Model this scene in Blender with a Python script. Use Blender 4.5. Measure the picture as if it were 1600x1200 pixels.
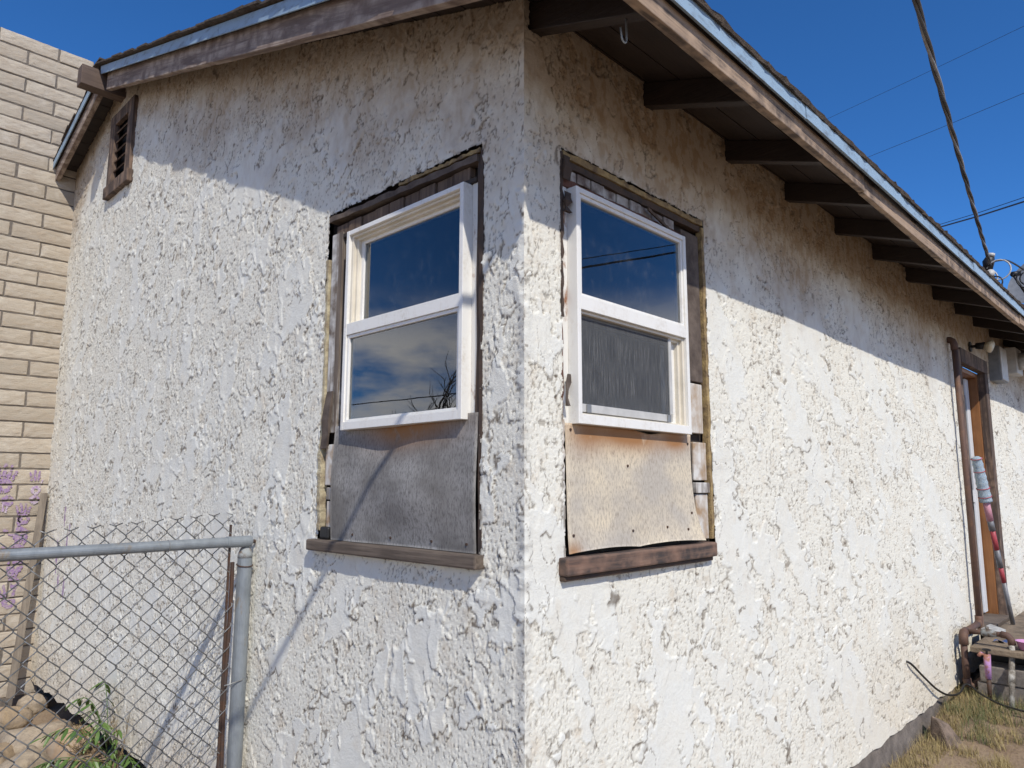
import bpy, math, random
import numpy as np
from mathutils import Vector, Matrix

for o in list(bpy.data.objects):
    bpy.data.objects.remove(o, do_unlink=True)
SC = bpy.context.scene
COL = SC.collection
R_ = math.radians

# ------------------------------------------------------------------ camera
# house frame: long eave wall is the plane y=0 (x>0), gable wall is x=0 (y>0), corner at the origin
yaw, pitch, roll = R_(44.105), R_(8.06), R_(0.0667)
Fh = Vector((math.cos(yaw), math.sin(yaw), 0)); Rh = Vector((math.sin(yaw), -math.cos(yaw), 0)); Uh = Vector((0, 0, 1))
cF = Fh * math.cos(pitch) + Uh * math.sin(pitch); cU = Uh * math.cos(pitch) - Fh * math.sin(pitch)
cR = Rh * math.cos(roll) + cU * math.sin(roll); cU = cU * math.cos(roll) - Rh * math.sin(roll)
cd = bpy.data.cameras.new('camera'); cam = bpy.data.objects.new('camera', cd); COL.objects.link(cam)
m = Matrix((cR, cU, -cF)).transposed().to_4x4(); m.translation = Vector((-1.496, -1.401, 1.5))
cam.matrix_world = m
cd.sensor_fit = 'HORIZONTAL'; cd.sensor_width = 36.0; cd.lens = 36.0 * 1119.34 / 1600.0
cd.clip_start = 0.05; cd.clip_end = 2000
SC.camera = cam

# ------------------------------------------------------------------ light
SUN = Vector((-1.0, -1.95, 1.95 * 1.10)).normalized()          # direction towards the sun
sl = bpy.data.lights.new('sun', 'SUN'); sl.energy = 3.0; sl.angle = R_(0.53); sl.color = (1.0, 0.945, 0.855)
so = bpy.data.objects.new('sun', sl); COL.objects.link(so)
so.rotation_euler = SUN.to_track_quat('Z', 'Y').to_euler(); so.location = (-6, -12, 14)
W = bpy.data.worlds.new('World'); SC.world = W; W.use_nodes = True
wt = W.node_tree; wt.nodes.clear()
wo = wt.nodes.new('ShaderNodeOutputWorld'); wb_ = wt.nodes.new('ShaderNodeBackground')
sky = wt.nodes.new('ShaderNodeTexSky'); sky.sky_type = 'NISHITA'; sky.sun_disc = False
sky.sun_elevation = math.asin(SUN.z); sky.sun_rotation = math.atan2(SUN.x, SUN.y)
sky.altitude = 1500; sky.air_density = 0.75; sky.dust_density = 0.05; sky.ozone_density = 9.0
tc = wt.nodes.new('ShaderNodeTexCoord'); sep = wt.nodes.new('ShaderNodeSeparateXYZ')
wt.links.new(tc.outputs['Generated'], sep.inputs[0])
mp = wt.nodes.new('ShaderNodeMapping'); mp.inputs['Scale'].default_value = (2.2, 2.2, 6.5)
wt.links.new(tc.outputs['Generated'], mp.inputs[0])
cn = wt.nodes.new('ShaderNodeTexNoise'); cn.inputs['Scale'].default_value = 1.7; cn.inputs['Detail'].default_value = 7; cn.inputs['Roughness'].default_value = 0.6
wt.links.new(mp.outputs[0], cn.inputs['Vector'])
cr = wt.nodes.new('ShaderNodeMapRange'); cr.inputs[1].default_value = 0.37; cr.inputs[2].default_value = 0.56
wt.links.new(cn.outputs[0], cr.inputs[0])
lo = wt.nodes.new('ShaderNodeMapRange'); lo.interpolation_type = 'SMOOTHSTEP'
lo.inputs[1].default_value = 0.28; lo.inputs[2].default_value = 0.18
wt.links.new(sep.outputs[2], lo.inputs[0])
mu = wt.nodes.new('ShaderNodeMath'); mu.operation = 'MULTIPLY'
vd = wt.nodes.new('ShaderNodeVectorMath'); vd.operation = 'DOT_PRODUCT'; vd.inputs[1].default_value = (-0.707, -0.707, 0)   # cloud bank out of view, mirrored in glass, thickened and brightened as fill light
wt.links.new(tc.outputs['Generated'], vd.inputs[0])
az = wt.nodes.new('ShaderNodeMapRange'); az.interpolation_type = 'SMOOTHSTEP'; az.inputs[1].default_value = -0.68; az.inputs[2].default_value = -0.35
wt.links.new(vd.outputs['Value'], az.inputs[0]); mu0 = wt.nodes.new('ShaderNodeMath'); mu0.operation = 'MULTIPLY'
wt.links.new(lo.outputs[0], mu0.inputs[0]); wt.links.new(az.outputs[0], mu0.inputs[1])
wt.links.new(cr.outputs[0], mu.inputs[0]); wt.links.new(mu0.outputs[0], mu.inputs[1])
mx = wt.nodes.new('ShaderNodeMix'); mx.data_type = 'RGBA'
wt.links.new(mu.outputs[0], mx.inputs[0]); hs = wt.nodes.new('ShaderNodeHueSaturation'); hs.inputs['Saturation'].default_value = 1.125
wt.links.new(sky.outputs[0], hs.inputs['Color']); wt.links.new(hs.outputs[0], mx.inputs[6]); mx.inputs[7].default_value = (7.6, 7.6, 7.7, 1)
wt.links.new(mx.outputs[2], wb_.inputs[0]); wb_.inputs[1].default_value = 0.142
wt.links.new(wb_.outputs[0], wo.inputs[0])
vs = SC.view_settings; vs.view_transform = 'Standard'; vs.look = 'None'; vs.gamma = 1.0; vs.use_curve_mapping = False
vs.exposure = 0.38
SC.cycles.max_bounces = 8

# ------------------------------------------------------------------ helpers: meshes
class MB:
    def __init__(s): s.v = []; s.f = []
    def add(s, vs, fs):
        n = len(s.v); s.v += [tuple(p) for p in vs]; s.f += [tuple(i + n for i in f) for f in fs]; return s
    def hexa(s, p):
        return s.add(p, [(0, 3, 2, 1), (4, 5, 6, 7), (0, 1, 5, 4), (1, 2, 6, 5), (2, 3, 7, 6), (3, 0, 4, 7)])
    def box(s, x0, x1, y0, y1, z0, z1):
        x0, x1 = sorted((x0, x1)); y0, y1 = sorted((y0, y1)); z0, z1 = sorted((z0, z1))
        return s.hexa([(x0, y0, z0), (x1, y0, z0), (x1, y1, z0), (x0, y1, z0), (x0, y0, z1), (x1, y0, z1), (x1, y1, z1), (x0, y1, z1)])
    def tube(s, pts, r, n=8, cap=True):
        pts = [Vector(p) for p in pts]; rr = r if isinstance(r, (list, tuple)) else [r] * len(pts)
        rings = []; ref = None
        for i, p in enumerate(pts):
            a = pts[max(i - 1, 0)]; b = pts[min(i + 1, len(pts) - 1)]; t = (b - a).normalized()
            if ref is None:
                ref = Vector((0, 0, 1)) if abs(t.z) < 0.9 else Vector((1, 0, 0))
            u = (ref - t * ref.dot(t)).normalized(); w = t.cross(u); ref = u
            rings.append([p + (u * math.cos(2 * math.pi * k / n) + w * math.sin(2 * math.pi * k / n)) * rr[i] for k in range(n)])
        vs = [q for g in rings for q in g]; fs = []
        for i in range(len(pts) - 1):
            for k in range(n):
                fs.append((i * n + k, i * n + (k + 1) % n, (i + 1) * n + (k + 1) % n, (i + 1) * n + k))
        if cap:
            fs.append(tuple(range(n))[::-1]); fs.append(tuple((len(pts) - 1) * n + k for k in range(n)))
        return s.add(vs, fs)
    def grid(s, fn, nu, nv):
        vs = [fn(i / nu, j / nv) for j in range(nv + 1) for i in range(nu + 1)]
        fs = [(j * (nu + 1) + i, j * (nu + 1) + i + 1, (j + 1) * (nu + 1) + i + 1, (j + 1) * (nu + 1) + i) for j in range(nv) for i in range(nu)]
        return s.add(vs, fs)

WL = {}
def link(o, parent, wloc):
    COL.objects.link(o); WL[o.name] = Vector(wloc)
    if parent is not None:
        o.parent = parent; o.location = Vector(wloc) - WL[parent.name]
    else:
        o.location = wloc
    return o
def tag(o, label=None, cat=None, group=None, kind=None):
    if label: o['label'] = label
    if cat: o['category'] = cat
    if group: o['group'] = group
    if kind: o['kind'] = kind
    return o
def empty(name, loc, label=None, cat=None, group=None, parent=None):
    o = bpy.data.objects.new(name, None); o.empty_display_size = 0.05
    return tag(link(o, parent, loc), label, cat, group)
def part(name, mb, mat, parent=None, bev=0, smooth=False, label=None, cat=None, group=None, kind=None, origin=None):
    vs = np.array(mb.v, float)
    c = Vector(((vs.min(0) + vs.max(0)) / 2).tolist()) if origin is None else Vector(origin)
    me = bpy.data.meshes.new(name); me.from_pydata((vs - np.array(c)).tolist(), [], mb.f); me.update()
    me.materials.append(mat)
    if smooth: me.polygons.foreach_set('use_smooth', [True] * len(me.polygons))
    o = bpy.data.objects.new(name, me); link(o, parent, c)
    if bev:
        b = o.modifiers.new('bevel', 'BEVEL'); b.width = bev; b.segments = 2; b.limit_method = 'ANGLE'
    return tag(o, label, cat, group, kind)
def inst(name, me, parent, wloc, rot=None, scale=None, **k):
    o = bpy.data.objects.new(name, me); link(o, parent, wloc)
    if rot is not None: o.rotation_euler = rot
    if scale is not None: o.scale = scale
    return tag(o, **k)

# ------------------------------------------------------------------ helpers: noise (numpy)
def _h(ix, iy, seed):
    x = (ix.astype(np.int64) * 374761393 + iy.astype(np.int64) * 668265263 + seed * 1274126177) & 0xFFFFFFFF
    x = ((x ^ (x >> 13)) * 1274126177) & 0xFFFFFFFF
    return (x ^ (x >> 16)) & 0xFFFF
_A = np.arange(65536) * (2 * math.pi / 65536); _CX = np.cos(_A).astype(np.float32); _SX = np.sin(_A).astype(np.float32)
def P(x, y, seed):
    x = np.asarray(x, float); y = np.asarray(y, float)
    x0 = np.floor(x); y0 = np.floor(y); fx = (x - x0).astype(np.float32); fy = (y - y0).astype(np.float32)
    u = fx * fx * fx * (fx * (fx * 6 - 15) + 10); v = fy * fy * fy * (fy * (fy * 6 - 15) + 10)
    def g(dx, dy):
        h = _h(x0 + dx, y0 + dy, seed); return _CX[h] * (fx - dx) + _SX[h] * (fy - dy)
    a = g(0, 0); b = g(1, 0); c = g(0, 1); d = g(1, 1)
    return ((a + (b - a) * u) * (1 - v) + (c + (d - c) * u) * v) * 1.5
def ss(a, b, x):
    t = np.clip((x - a) / (b - a), 0, 1); return t * t * (3 - 2 * t)

# ------------------------------------------------------------------ helpers: materials
class NT:
    def __init__(s, name):
        s.m = bpy.data.materials.new(name); s.m.use_nodes = True; s.t = s.m.node_tree
        s.b = s.t.nodes['Principled BSDF']; s.L = s.t.links.new; s.out = s.t.nodes['Material Output']
    def n(s, k): return s.t.nodes.new(k)
    def co(s, scale=(1, 1, 1), kind='Object'):
        c = s.n('ShaderNodeTexCoord'); mp = s.n('ShaderNodeMapping'); mp.inputs['Scale'].default_value = scale
        s.L(c.outputs[kind], mp.inputs[0]); return mp.outputs[0]
    def pos(s, scale=(1, 1, 1)):
        c = s.n('ShaderNodeNewGeometry'); mp = s.n('ShaderNodeMapping'); mp.inputs['Scale'].default_value = scale
        s.L(c.outputs['Position'], mp.inputs[0]); return mp.outputs[0]
    def noise(s, vec, scale, detail=4, rough=0.55, dist=0.0):
        k = s.n('ShaderNodeTexNoise'); k.inputs['Scale'].default_value = scale; k.inputs['Detail'].default_value = detail
        k.inputs['Roughness'].default_value = rough; k.inputs['Distortion'].default_value = dist
        s.L(vec, k.inputs['Vector']); return k.outputs[0]
    def mr(s, v, a, b, c=0.0, d=1.0):
        k = s.n('ShaderNodeMapRange'); k.inputs[1].default_value = a; k.inputs[2].default_value = b
        k.inputs[3].default_value = c; k.inputs[4].default_value = d; s.L(v, k.inputs[0]); return k.outputs[0]
    def math(s, op, a, b):
        k = s.n('ShaderNodeMath'); k.operation = op
        for i, q in enumerate((a, b)):
            if isinstance(q, (int, float)): k.inputs[i].default_value = q
            else: s.L(q, k.inputs[i])
        return k.outputs[0]
    def mix(s, fac, a, b):
        k = s.n('ShaderNodeMix'); k.data_type = 'RGBA'
        for i, q in ((0, fac), (6, a), (7, b)):
            if isinstance(q, (int, float)): k.inputs[i].default_value = q
            elif isinstance(q, tuple): k.inputs[i].default_value = q + (1,) if len(q) == 3 else q
            else: s.L(q, k.inputs[i])
        return k.outputs[2]
    def attr(s, name):
        k = s.n('ShaderNodeAttribute'); k.attribute_name = name; return k.outputs['Fac']
    def rnd(s):
        return s.n('ShaderNodeObjectInfo').outputs['Random']
    def bump(s, h, strength=0.5, dist=0.005):
        k = s.n('ShaderNodeBump'); k.inputs['Strength'].default_value = strength; k.inputs['Distance'].default_value = dist
        s.L(h, k.inputs['Height']); s.L(k.outputs[0], s.b.inputs['Normal']); return s
    def done(s, col, rough=0.8, metal=0.0, spec=None):
        if isinstance(col, tuple): s.b.inputs['Base Color'].default_value = col + (1,) if len(col) == 3 else col
        else: s.L(col, s.b.inputs['Base Color'])
        if isinstance(rough, (int, float)): s.b.inputs['Roughness'].default_value = rough
        else: s.L(rough, s.b.inputs['Roughness'])
        s.b.inputs['Metallic'].default_value = metal
        if spec is not None: s.b.inputs['Specular IOR Level'].default_value = spec
        return s.m

def wood(name, a, b, axis='x', flake=None, flake_amt=0.5, rough=0.85, scale=1.0, tilt=0.0):
    k = NT(name); st = {'x': (3, 60, 60), 'y': (60, 3, 60), 'z': (60, 60, 3)}[axis]
    def gv(f):
        if not tilt: return k.pos(tuple(q * f for q in st))
        m2 = k.n('ShaderNodeMapping'); m2.inputs['Rotation'].default_value = (-tilt, 0, 0); k.L(k.pos(), m2.inputs[0])
        m3 = k.n('ShaderNodeMapping'); m3.inputs['Scale'].default_value = tuple(q * f for q in st); k.L(m2.outputs[0], m3.inputs[0]); return m3.outputs[0]
    g = k.noise(gv(scale), 1.0, 6, 0.65, 0.3)
    big = k.noise(k.pos((1, 1, 1)), 7, 3)
    c = k.mix(k.mr(g, 0.3, 0.7), a, b)
    c = k.mix(k.mr(big, 0.35, 0.7, 0, 0.45), c, tuple(q * 0.55 for q in a))
    if flake is not None:
        fl = k.noise(gv(0.35), 1.0, 5, 0.7, 0.6); fl2 = k.noise(k.pos((1, 1, 1)), 14, 4)
        c = k.mix(k.math('MULTIPLY', k.mr(fl, 0.5 - 0.12 * flake_amt, 0.56), k.mr(fl2, 0.35, 0.6)), c, flake)
    k.bump(g, 0.55, 0.004); return k.done(c, rough)
def plain(name, col, rough=0.7, metal=0.0, var=0.25, scale=20, bump=0.2, dist=0.003, dark=None, spec=None):
    k = NT(name); n1 = k.noise(k.pos(), scale, 5, 0.6); n2 = k.noise(k.pos(), scale * 6, 4, 0.6)
    d = dark or tuple(q * (1 - var * 1.6) for q in col)
    c = k.mix(k.mr(n1, 0.35, 0.68), col, d)
    k.bump(n2, bump, dist); return k.done(c, rough, metal, spec)
def rusty(name, paint, rust=(0.16, 0.07, 0.035), amt=0.5, rough=0.7, metal=0.0):
    k = NT(name); n1 = k.noise(k.pos(), 16, 6, 0.7, 0.3); n2 = k.noise(k.pos(), 160, 4)
    f = k.mr(n1, 0.62 - amt * 0.35, 0.72 - amt * 0.3)
    c = k.mix(f, paint, k.mix(k.mr(n2, 0.3, 0.7), rust, tuple(q * 0.5 for q in rust)))
    k.bump(n2, 0.3, 0.002); return k.done(c, rough, metal)

# stucco: attributes written by the mesh builder
k = NT('stucco_paint')
vec = k.pos()
f1 = k.noise(vec, 380, 3, 0.6); f2 = k.noise(vec, 120, 4, 0.6); big = k.noise(vec, 2.3, 4, 0.55); mid = k.noise(vec, 11, 5, 0.65)
base = k.mix(k.attr('smo'), (0.80, 0.775, 0.675), (0.79, 0.785, 0.715))
base = k.mix(k.mr(big, 0.38, 0.7, 0, 0.35), base, (0.745, 0.725, 0.64))
base = k.mix(k.math('MULTIPLY', k.mr(mid, 0.52, 0.70, 0, 0.6), k.math('SUBTRACT', 1.0, k.attr('smo'))), base, (0.64, 0.55, 0.42))
base = k.mix(k.attr('dust'), base, (0.66, 0.555, 0.40))
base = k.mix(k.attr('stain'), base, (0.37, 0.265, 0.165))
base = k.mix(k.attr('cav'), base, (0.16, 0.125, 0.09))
base = k.mix(k.attr('purple'), base, (0.30, 0.17, 0.36))
k.bump(k.math('ADD', k.math('MULTIPLY', f1, 0.8), f2), 0.62, 0.0035)
STUCCO = k.done(base, 0.9, spec=0.25)

k = NT('slump_brick'); vec = k.pos(); r = k.rnd()
c = k.mix(r, (0.40, 0.345, 0.27), (0.53, 0.465, 0.37)); n1 = k.noise(k.pos((0.35, 1, 1)), 32, 6, 0.7, 0.4); n2 = k.noise(vec, 150, 4, 0.7)
c = k.mix(k.mr(n1, 0.4, 0.72), c, (0.40, 0.325, 0.24)); c = k.mix(k.mr(k.noise(vec, 5, 6, 0.7), 0.55, 0.75, 0, 0.5), c, (0.66, 0.61, 0.53)); c = k.mix(k.mr(k.noise(vec, 230, 3), 0.62, 0.74, 0, 0.8), c, (0.22, 0.17, 0.12)); k.bump(k.math('ADD', n1, k.math('MULTIPLY', n2, 0.4)), 0.75, 0.010); BRICK = k.done(c, 0.92)
MORTAR = plain('mortar', (0.18, 0.155, 0.13), 0.95, var=0.2, scale=40, bump=0.6)
k = NT('white_vinyl'); g1 = k.noise(k.pos((1, 1, .5)), 12, 6, .7, .3); g2 = k.noise(k.pos(), 70, 5, .7)
VINYL = k.done(k.mix(k.math('MULTIPLY', k.mr(g1, .48, .72, 0, .8), k.mr(g2, .4, .65)), (0.80, 0.785, 0.735), (0.55, 0.49, 0.39)), 0.42)
VINYLC = plain('cream_vinyl', (0.74, 0.68, 0.56), 0.42, var=0.12, scale=9, bump=0.04)
k = NT('stained_vinyl'); n = k.noise(k.pos((1, 1, 0.6)), 9, 5, 0.7)
VINYLS = k.done(k.mix(k.mr(n, 0.54, 0.66), (0.74, 0.72, 0.66), (0.26, 0.11, 0.045)), 0.45)
SOFFIT = wood('brown_soffit_wood', (0.032, 0.022, 0.018), (0.045, 0.031, 0.025), 'x', rough=0.6)
RAFT = wood('brown_rafter_wood', (0.030, 0.021, 0.017), (0.043, 0.030, 0.024), 'y', rough=0.6)
FASC = wood('faded_fascia_paint', (0.36, 0.255, 0.175), (0.46, 0.335, 0.235), 'x', flake=(0.10, 0.075, 0.06), flake_amt=0.7)
RAKE = wood('peeling_rake_paint', (0.15, 0.105, 0.082), (0.24, 0.17, 0.13), 'y', flake=(0.40, 0.32, 0.255), flake_amt=0.8, scale=0.7, tilt=math.atan(0.345))
VENTW = wood('vent_brown_wood', (0.062, 0.041, 0.032), (0.088, 0.060, 0.047), 'z', flake=(0.24, 0.16, 0.11), flake_amt=0.5)
BEAMW = wood('weathered_beam', (0.095, 0.064, 0.05), (0.16, 0.112, 0.085), 'x')
GREYW = wood('grey_weathered_wood', (0.07, 0.052, 0.040), (0.215, 0.168, 0.128), 'y', scale=1.3)
GREYZ = wood('grey_upright_wood', (0.10, 0.075, 0.058), (0.25, 0.20, 0.155), 'z', flake=(0.62, 0.60, 0.56), flake_amt=0.5)
CHIPZ = wood('chipped_white_wood', (0.34, 0.22, 0.12), (0.45, 0.32, 0.20), 'z', flake=(0.68, 0.66, 0.61), flake_amt=2.2)
REDSILL = wood('red_brown_sill', (0.20, 0.115, 0.08), (0.29, 0.185, 0.13), 'x', flake=(0.05, 0.04, 0.036), flake_amt=1.4)
LATH = wood('brown_lath', (0.06, 0.036, 0.024), (0.22, 0.15, 0.10), 'z')
LATHW = wood('lath_with_paint_streaks', (0.075, 0.045, 0.032), (0.14, 0.085, 0.06), 'z', flake=(0.55, 0.52, 0.47), flake_amt=2.6)
REDW = wood('red_brown_board', (0.12, 0.05, 0.032), (0.17, 0.075, 0.047), 'z')
FELT = plain('tar_felt', (0.045, 0.034, 0.028), 0.85, dark=(0.09, 0.055, 0.035), scale=18, bump=0.5)
FELTG = plain('weathered_felt', (0.15, 0.115, 0.09), 0.85, dark=(0.06, 0.042, 0.032), scale=14, bump=0.4)
FOAM = plain('old_yellow_foam', (0.42, 0.30, 0.13), 0.9, dark=(0.13, 0.085, 0.05), scale=22, bump=0.7, dist=0.006)
FOAMP = plain('pale_foam', (0.60, 0.53, 0.35), 0.9, dark=(0.28, 0.22, 0.14), scale=22, bump=0.7, dist=0.006)
SHEATH = plain('dark_sheathing', (0.05, 0.038, 0.03), 0.9, var=0.3)
DRIP = None
k = NT('pale_blue_metal'); n1 = k.noise(k.pos((1, 1, 3)), 10, 6, 0.7, 0.4)
DRIP = k.done(k.mix(k.mr(n1, 0.5, 0.72), (0.29, 0.405, 0.515), (0.15, 0.175, 0.20)), 0.55)
SHING = plain('brown_asphalt_shingle', (0.115, 0.085, 0.06), 0.95, var=0.4, scale=35, bump=0.9, dist=0.006)
INT = plain('room_paint', (0.20, 0.185, 0.16), 0.9)
CURT = plain('pale_curtain', (0.50, 0.49, 0.42), 0.9, var=0.1)
FOUND = plain('foundation_concrete', (0.235, 0.20, 0.17), 0.95, var=0.35, scale=9, bump=0.7, dist=0.008)
BLOCK = plain('concrete_block', (0.27, 0.235, 0.20), 0.95, var=0.25, scale=40, bump=0.8, dist=0.006)
BLACK = plain('black_plastic', (0.018, 0.017, 0.016), 0.5, var=0.2)
GALV = None
k = NT('galvanised_steel'); n1 = k.noise(k.pos((1, 1, 0.5)), 22, 5, 0.65); n2 = k.noise(k.pos((1, 1, 0.4)), 9, 5, 0.7)
c = k.mix(k.mr(n1, 0.35, 0.7), (0.30, 0.33, 0.35), (0.20, 0.22, 0.235)); c = k.mix(k.mr(n2, 0.62, 0.74), c, (0.27, 0.19, 0.10)); GALV = k.done(c, 0.48, 0.35)
WIRE = plain('dull_wire', (0.20, 0.20, 0.195), 0.5, 0.5, var=0.3, scale=60)
WIREB = plain('bright_wire', (0.33, 0.33, 0.32), 0.45, 0.5, var=0.2)
RUST = rusty('rusted_iron', (0.055, 0.035, 0.027), (0.10, 0.05, 0.028), amt=0.5)
CAPM = rusty('rusty_galvanised_cap', (0.30, 0.32, 0.32), (0.20, 0.12, 0.06), amt=0.45)
RUSTP = rusty('brown_painted_pipe', (0.105, 0.058, 0.042), (0.19, 0.10, 0.06), amt=0.35)
PURP = rusty('purple_pipe_paint', (0.46, 0.25, 0.50), (0.45, 0.20, 0.13), amt=0.45)
PIPEG = rusty('grey_pipe', (0.44, 0.42, 0.37), (0.23, 0.20, 0.16), amt=0.55)
VALVE = rusty('grey_valve', (0.26, 0.27, 0.26), (0.13, 0.09, 0.06), amt=0.5)
ORANGEW = wood('orange_varnished_wood', (0.25, 0.098, 0.03), (0.34, 0.15, 0.05), 'z', rough=0.5)
DOORW = plain('white_door_paint', (0.68, 0.69, 0.70), 0.5, var=0.06, scale=6, bump=0.05)
GREYBOX = plain('grey_enclosure', (0.24, 0.25, 0.26), 0.5, 0.1, var=0.15)
PALEGREY = plain('pale_grey_plastic', (0.55, 0.54, 0.51), 0.45, var=0.12)
BULB = plain('frosted_bulb', (0.70, 0.62, 0.44), 0.35, var=0.05)
PURPLE = None
k = NT('purple_handprint_paint'); n1 = k.noise(k.pos(), 90, 5, 0.7)
PURPLE = k.done(k.mix(k.mr(n1, 0.42, 0.68), (0.27, 0.16, 0.34), (0.46, 0.385, 0.36)), 0.8)
k = NT('faint_purple_paint'); n1 = k.noise(k.pos(), 70, 5, 0.7)
PURPLEF = k.done(k.mix(k.mr(n1, 0.38, 0.62), (0.36, 0.22, 0.40), (0.58, 0.54, 0.52)), 0.85)
MOPB = plain('blue_mop_yarn', (0.28, 0.42, 0.55), 0.95, var=0.3, scale=120, bump=0.9, dist=0.006, dark=(0.58, 0.62, 0.64))
PINK = plain('pink_plastic', (0.56, 0.27, 0.33), 0.5, var=0.1)
REDP = plain('red_plastic', (0.42, 0.06, 0.075), 0.5, var=0.1)
GREYM = plain('grey_handle', (0.22, 0.22, 0.23), 0.5, 0.2, var=0.2)
BOWLM = plain('pink_purple_bowl', (0.60, 0.30, 0.52), 0.5, var=0.1)
BLUEP = plain('blue_plastic', (0.05, 0.12, 0.35), 0.4)
STAKEW = wood('grey_stake_wood', (0.16, 0.13, 0.10), (0.31, 0.26, 0.20), 'z')
LEAF = None
k = NT('green_leaf'); c = k.mix(k.rnd(), (0.055, 0.115, 0.022), (0.115, 0.185, 0.04)); k.b.inputs['Subsurface Weight'].default_value = 0.0; LEAF = k.done(c, 0.45)
DRYW = plain('dry_weed_straw', (0.34, 0.235, 0.11), 0.9, var=0.3)
STRAW = None
k = NT('dry_grass'); c = k.mix(k.mr(k.noise(k.pos(), 30, 3), 0.35, 0.65), (0.42, 0.33, 0.15), (0.30, 0.235, 0.105)); STRAW = k.done(c, 0.85)
k = NT('green_grass'); c = k.mix(k.mr(k.noise(k.pos(), 30, 3), 0.35, 0.65), (0.10, 0.125, 0.045), (0.20, 0.20, 0.085)); GRASS = k.done(c, 0.8)
k = NT('bare_dirt'); vec = k.pos(); n1 = k.noise(vec, 4, 6, 0.65); n2 = k.noise(vec, 60, 6, 0.7); n3 = k.noise(vec, 300, 3, 0.6)
c = k.mix(k.mr(n1, 0.35, 0.65), (0.31, 0.215, 0.14), (0.39, 0.29, 0.19)); c = k.mix(k.mr(n2, 0.5, 0.75), c, (0.19, 0.125, 0.08))
k.bump(k.math('ADD', n2, k.math('MULTIPLY', n3, 0.4)), 0.8, 0.02); DIRT = k.done(c, 0.95)
k = NT('river_stone'); r = k.rnd(); n1 = k.noise(k.co(), 9, 5, 0.6, 0.5)
c = k.mix(r, (0.40, 0.29, 0.175), (0.44, 0.385, 0.30)); c = k.mix(k.mr(n1, 0.42, 0.7), c, (0.24, 0.19, 0.14)); c = k.mix(k.mr(k.noise(k.co(), 70, 4, 0.7), 0.5, 0.75, 0, 0.7), c, (0.17, 0.14, 0.11)); k.bump(k.noise(k.co(), 38, 7, 0.7), 0.9, 0.012); STONE = k.done(c, 0.8)
k = NT('orange_stone'); n1 = k.noise(k.co(), 8, 5, 0.6, 0.5); c = k.mix(k.mr(n1, 0.4, 0.65), (0.37, 0.255, 0.155), (0.37, 0.30, 0.22)); k.bump(k.noise(k.co(), 50, 5), 0.4, 0.006); STONEO = k.done(c, 0.8)

# hardboard covers
def hardboard(name, a, b, streak, rust):
    k = NT(name); sp = k.noise(k.pos((170, 170, 60)), 1.0, 4, 0.7); sp2 = k.noise(k.pos((1, 1, 0.35)), 150, 3, 0.7); big = k.noise(k.pos((1, 1, 1.3)), 3.4, 3, 0.5)
    c = k.mix(k.mr(big, 0.42, 0.60), a, b)
    c = k.mix(k.math('MULTIPLY', k.mr(sp, 0.46, 0.66), 0.85), c, streak)
    st = k.attr('rust'); c = k.mix(k.math('MULTIPLY', st, k.mr(k.noise(k.pos(), 14, 4), 0.15, 0.42)), c, rust)
    k.bump(sp, 0.12, 0.002); return k.done(c, 0.75)
HBG = hardboard('grey_hardboard', (0.30, 0.29, 0.275), (0.165, 0.155, 0.142), (0.095, 0.088, 0.08), (0.30, 0.15, 0.06))
HBT = hardboard('tan_hardboard', (0.70, 0.605, 0.445), (0.50, 0.455, 0.385), (0.33, 0.28, 0.22), (0.33, 0.16, 0.06))
# glass and insect screen
k = NT('window_glass'); t = k.t
tr = k.n('ShaderNodeBsdfTransparent'); tr.inputs[0].default_value = (0.62, 0.66, 0.66, 1)
gl = k.n('ShaderNodeBsdfGlossy'); gl.inputs['Roughness'].default_value = 0.004; gl.inputs[0].default_value = (1, 1, 1, 1)
df = k.n('ShaderNodeBsdfDiffuse'); df.inputs[0].default_value = (0.35, 0.35, 0.34, 1)
lw = k.n('ShaderNodeFresnel'); lw.inputs[0].default_value = 1.62
nb = k.n('ShaderNodeBump'); nb.inputs['Strength'].default_value = 0.02; nb.inputs['Distance'].default_value = 0.01
k.L(k.noise(k.pos(), 3.0, 2), nb.inputs['Height']); k.L(nb.outputs[0], gl.inputs['Normal'])
m1 = k.n('ShaderNodeMixShader'); k.L(k.math('MULTIPLY', lw.outputs[0], 1.75), m1.inputs[0]); k.L(tr.outputs[0], m1.inputs[1]); k.L(gl.outputs[0], m1.inputs[2])
m2 = k.n('ShaderNodeMixShader')
dirt = k.mr(k.noise(k.pos((1, 1, 0.7)), 26, 6, 0.75), 0.52, 0.85, 0.012, 0.13)
k.L(dirt, m2.inputs[0]); k.L(m1.outputs[0], m2.inputs[1]); k.L(df.outputs[0], m2.inputs[2]); k.L(m2.outputs[0], k.out.inputs[0]); GLASS = k.m
k = NT('insect_screen')
tr = k.n('ShaderNodeBsdfTransparent'); df = k.n('ShaderNodeBsdfDiffuse'); df.inputs[0].default_value = (0.085, 0.09, 0.097, 1)
df2 = k.n('ShaderNodeBsdfDiffuse'); df2.inputs[0].default_value = (0.27, 0.27, 0.265, 1)
stn = k.noise(k.pos((260, 260, 9)), 1.0, 5, 0.75)
a1 = k.n('ShaderNodeMixShader'); k.L(k.mr(stn, 0.46, 0.74), a1.inputs[0]); k.L(df.outputs[0], a1.inputs[1]); k.L(df2.outputs[0], a1.inputs[2])
m1 = k.n('ShaderNodeMixShader'); m1.inputs[0].default_value = 0.62; k.L(tr.outputs[0], m1.inputs[1]); k.L(a1.outputs[0], m1.inputs[2]); k.L(m1.outputs[0], k.out.inputs[0]); SCREEN = k.m

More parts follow.
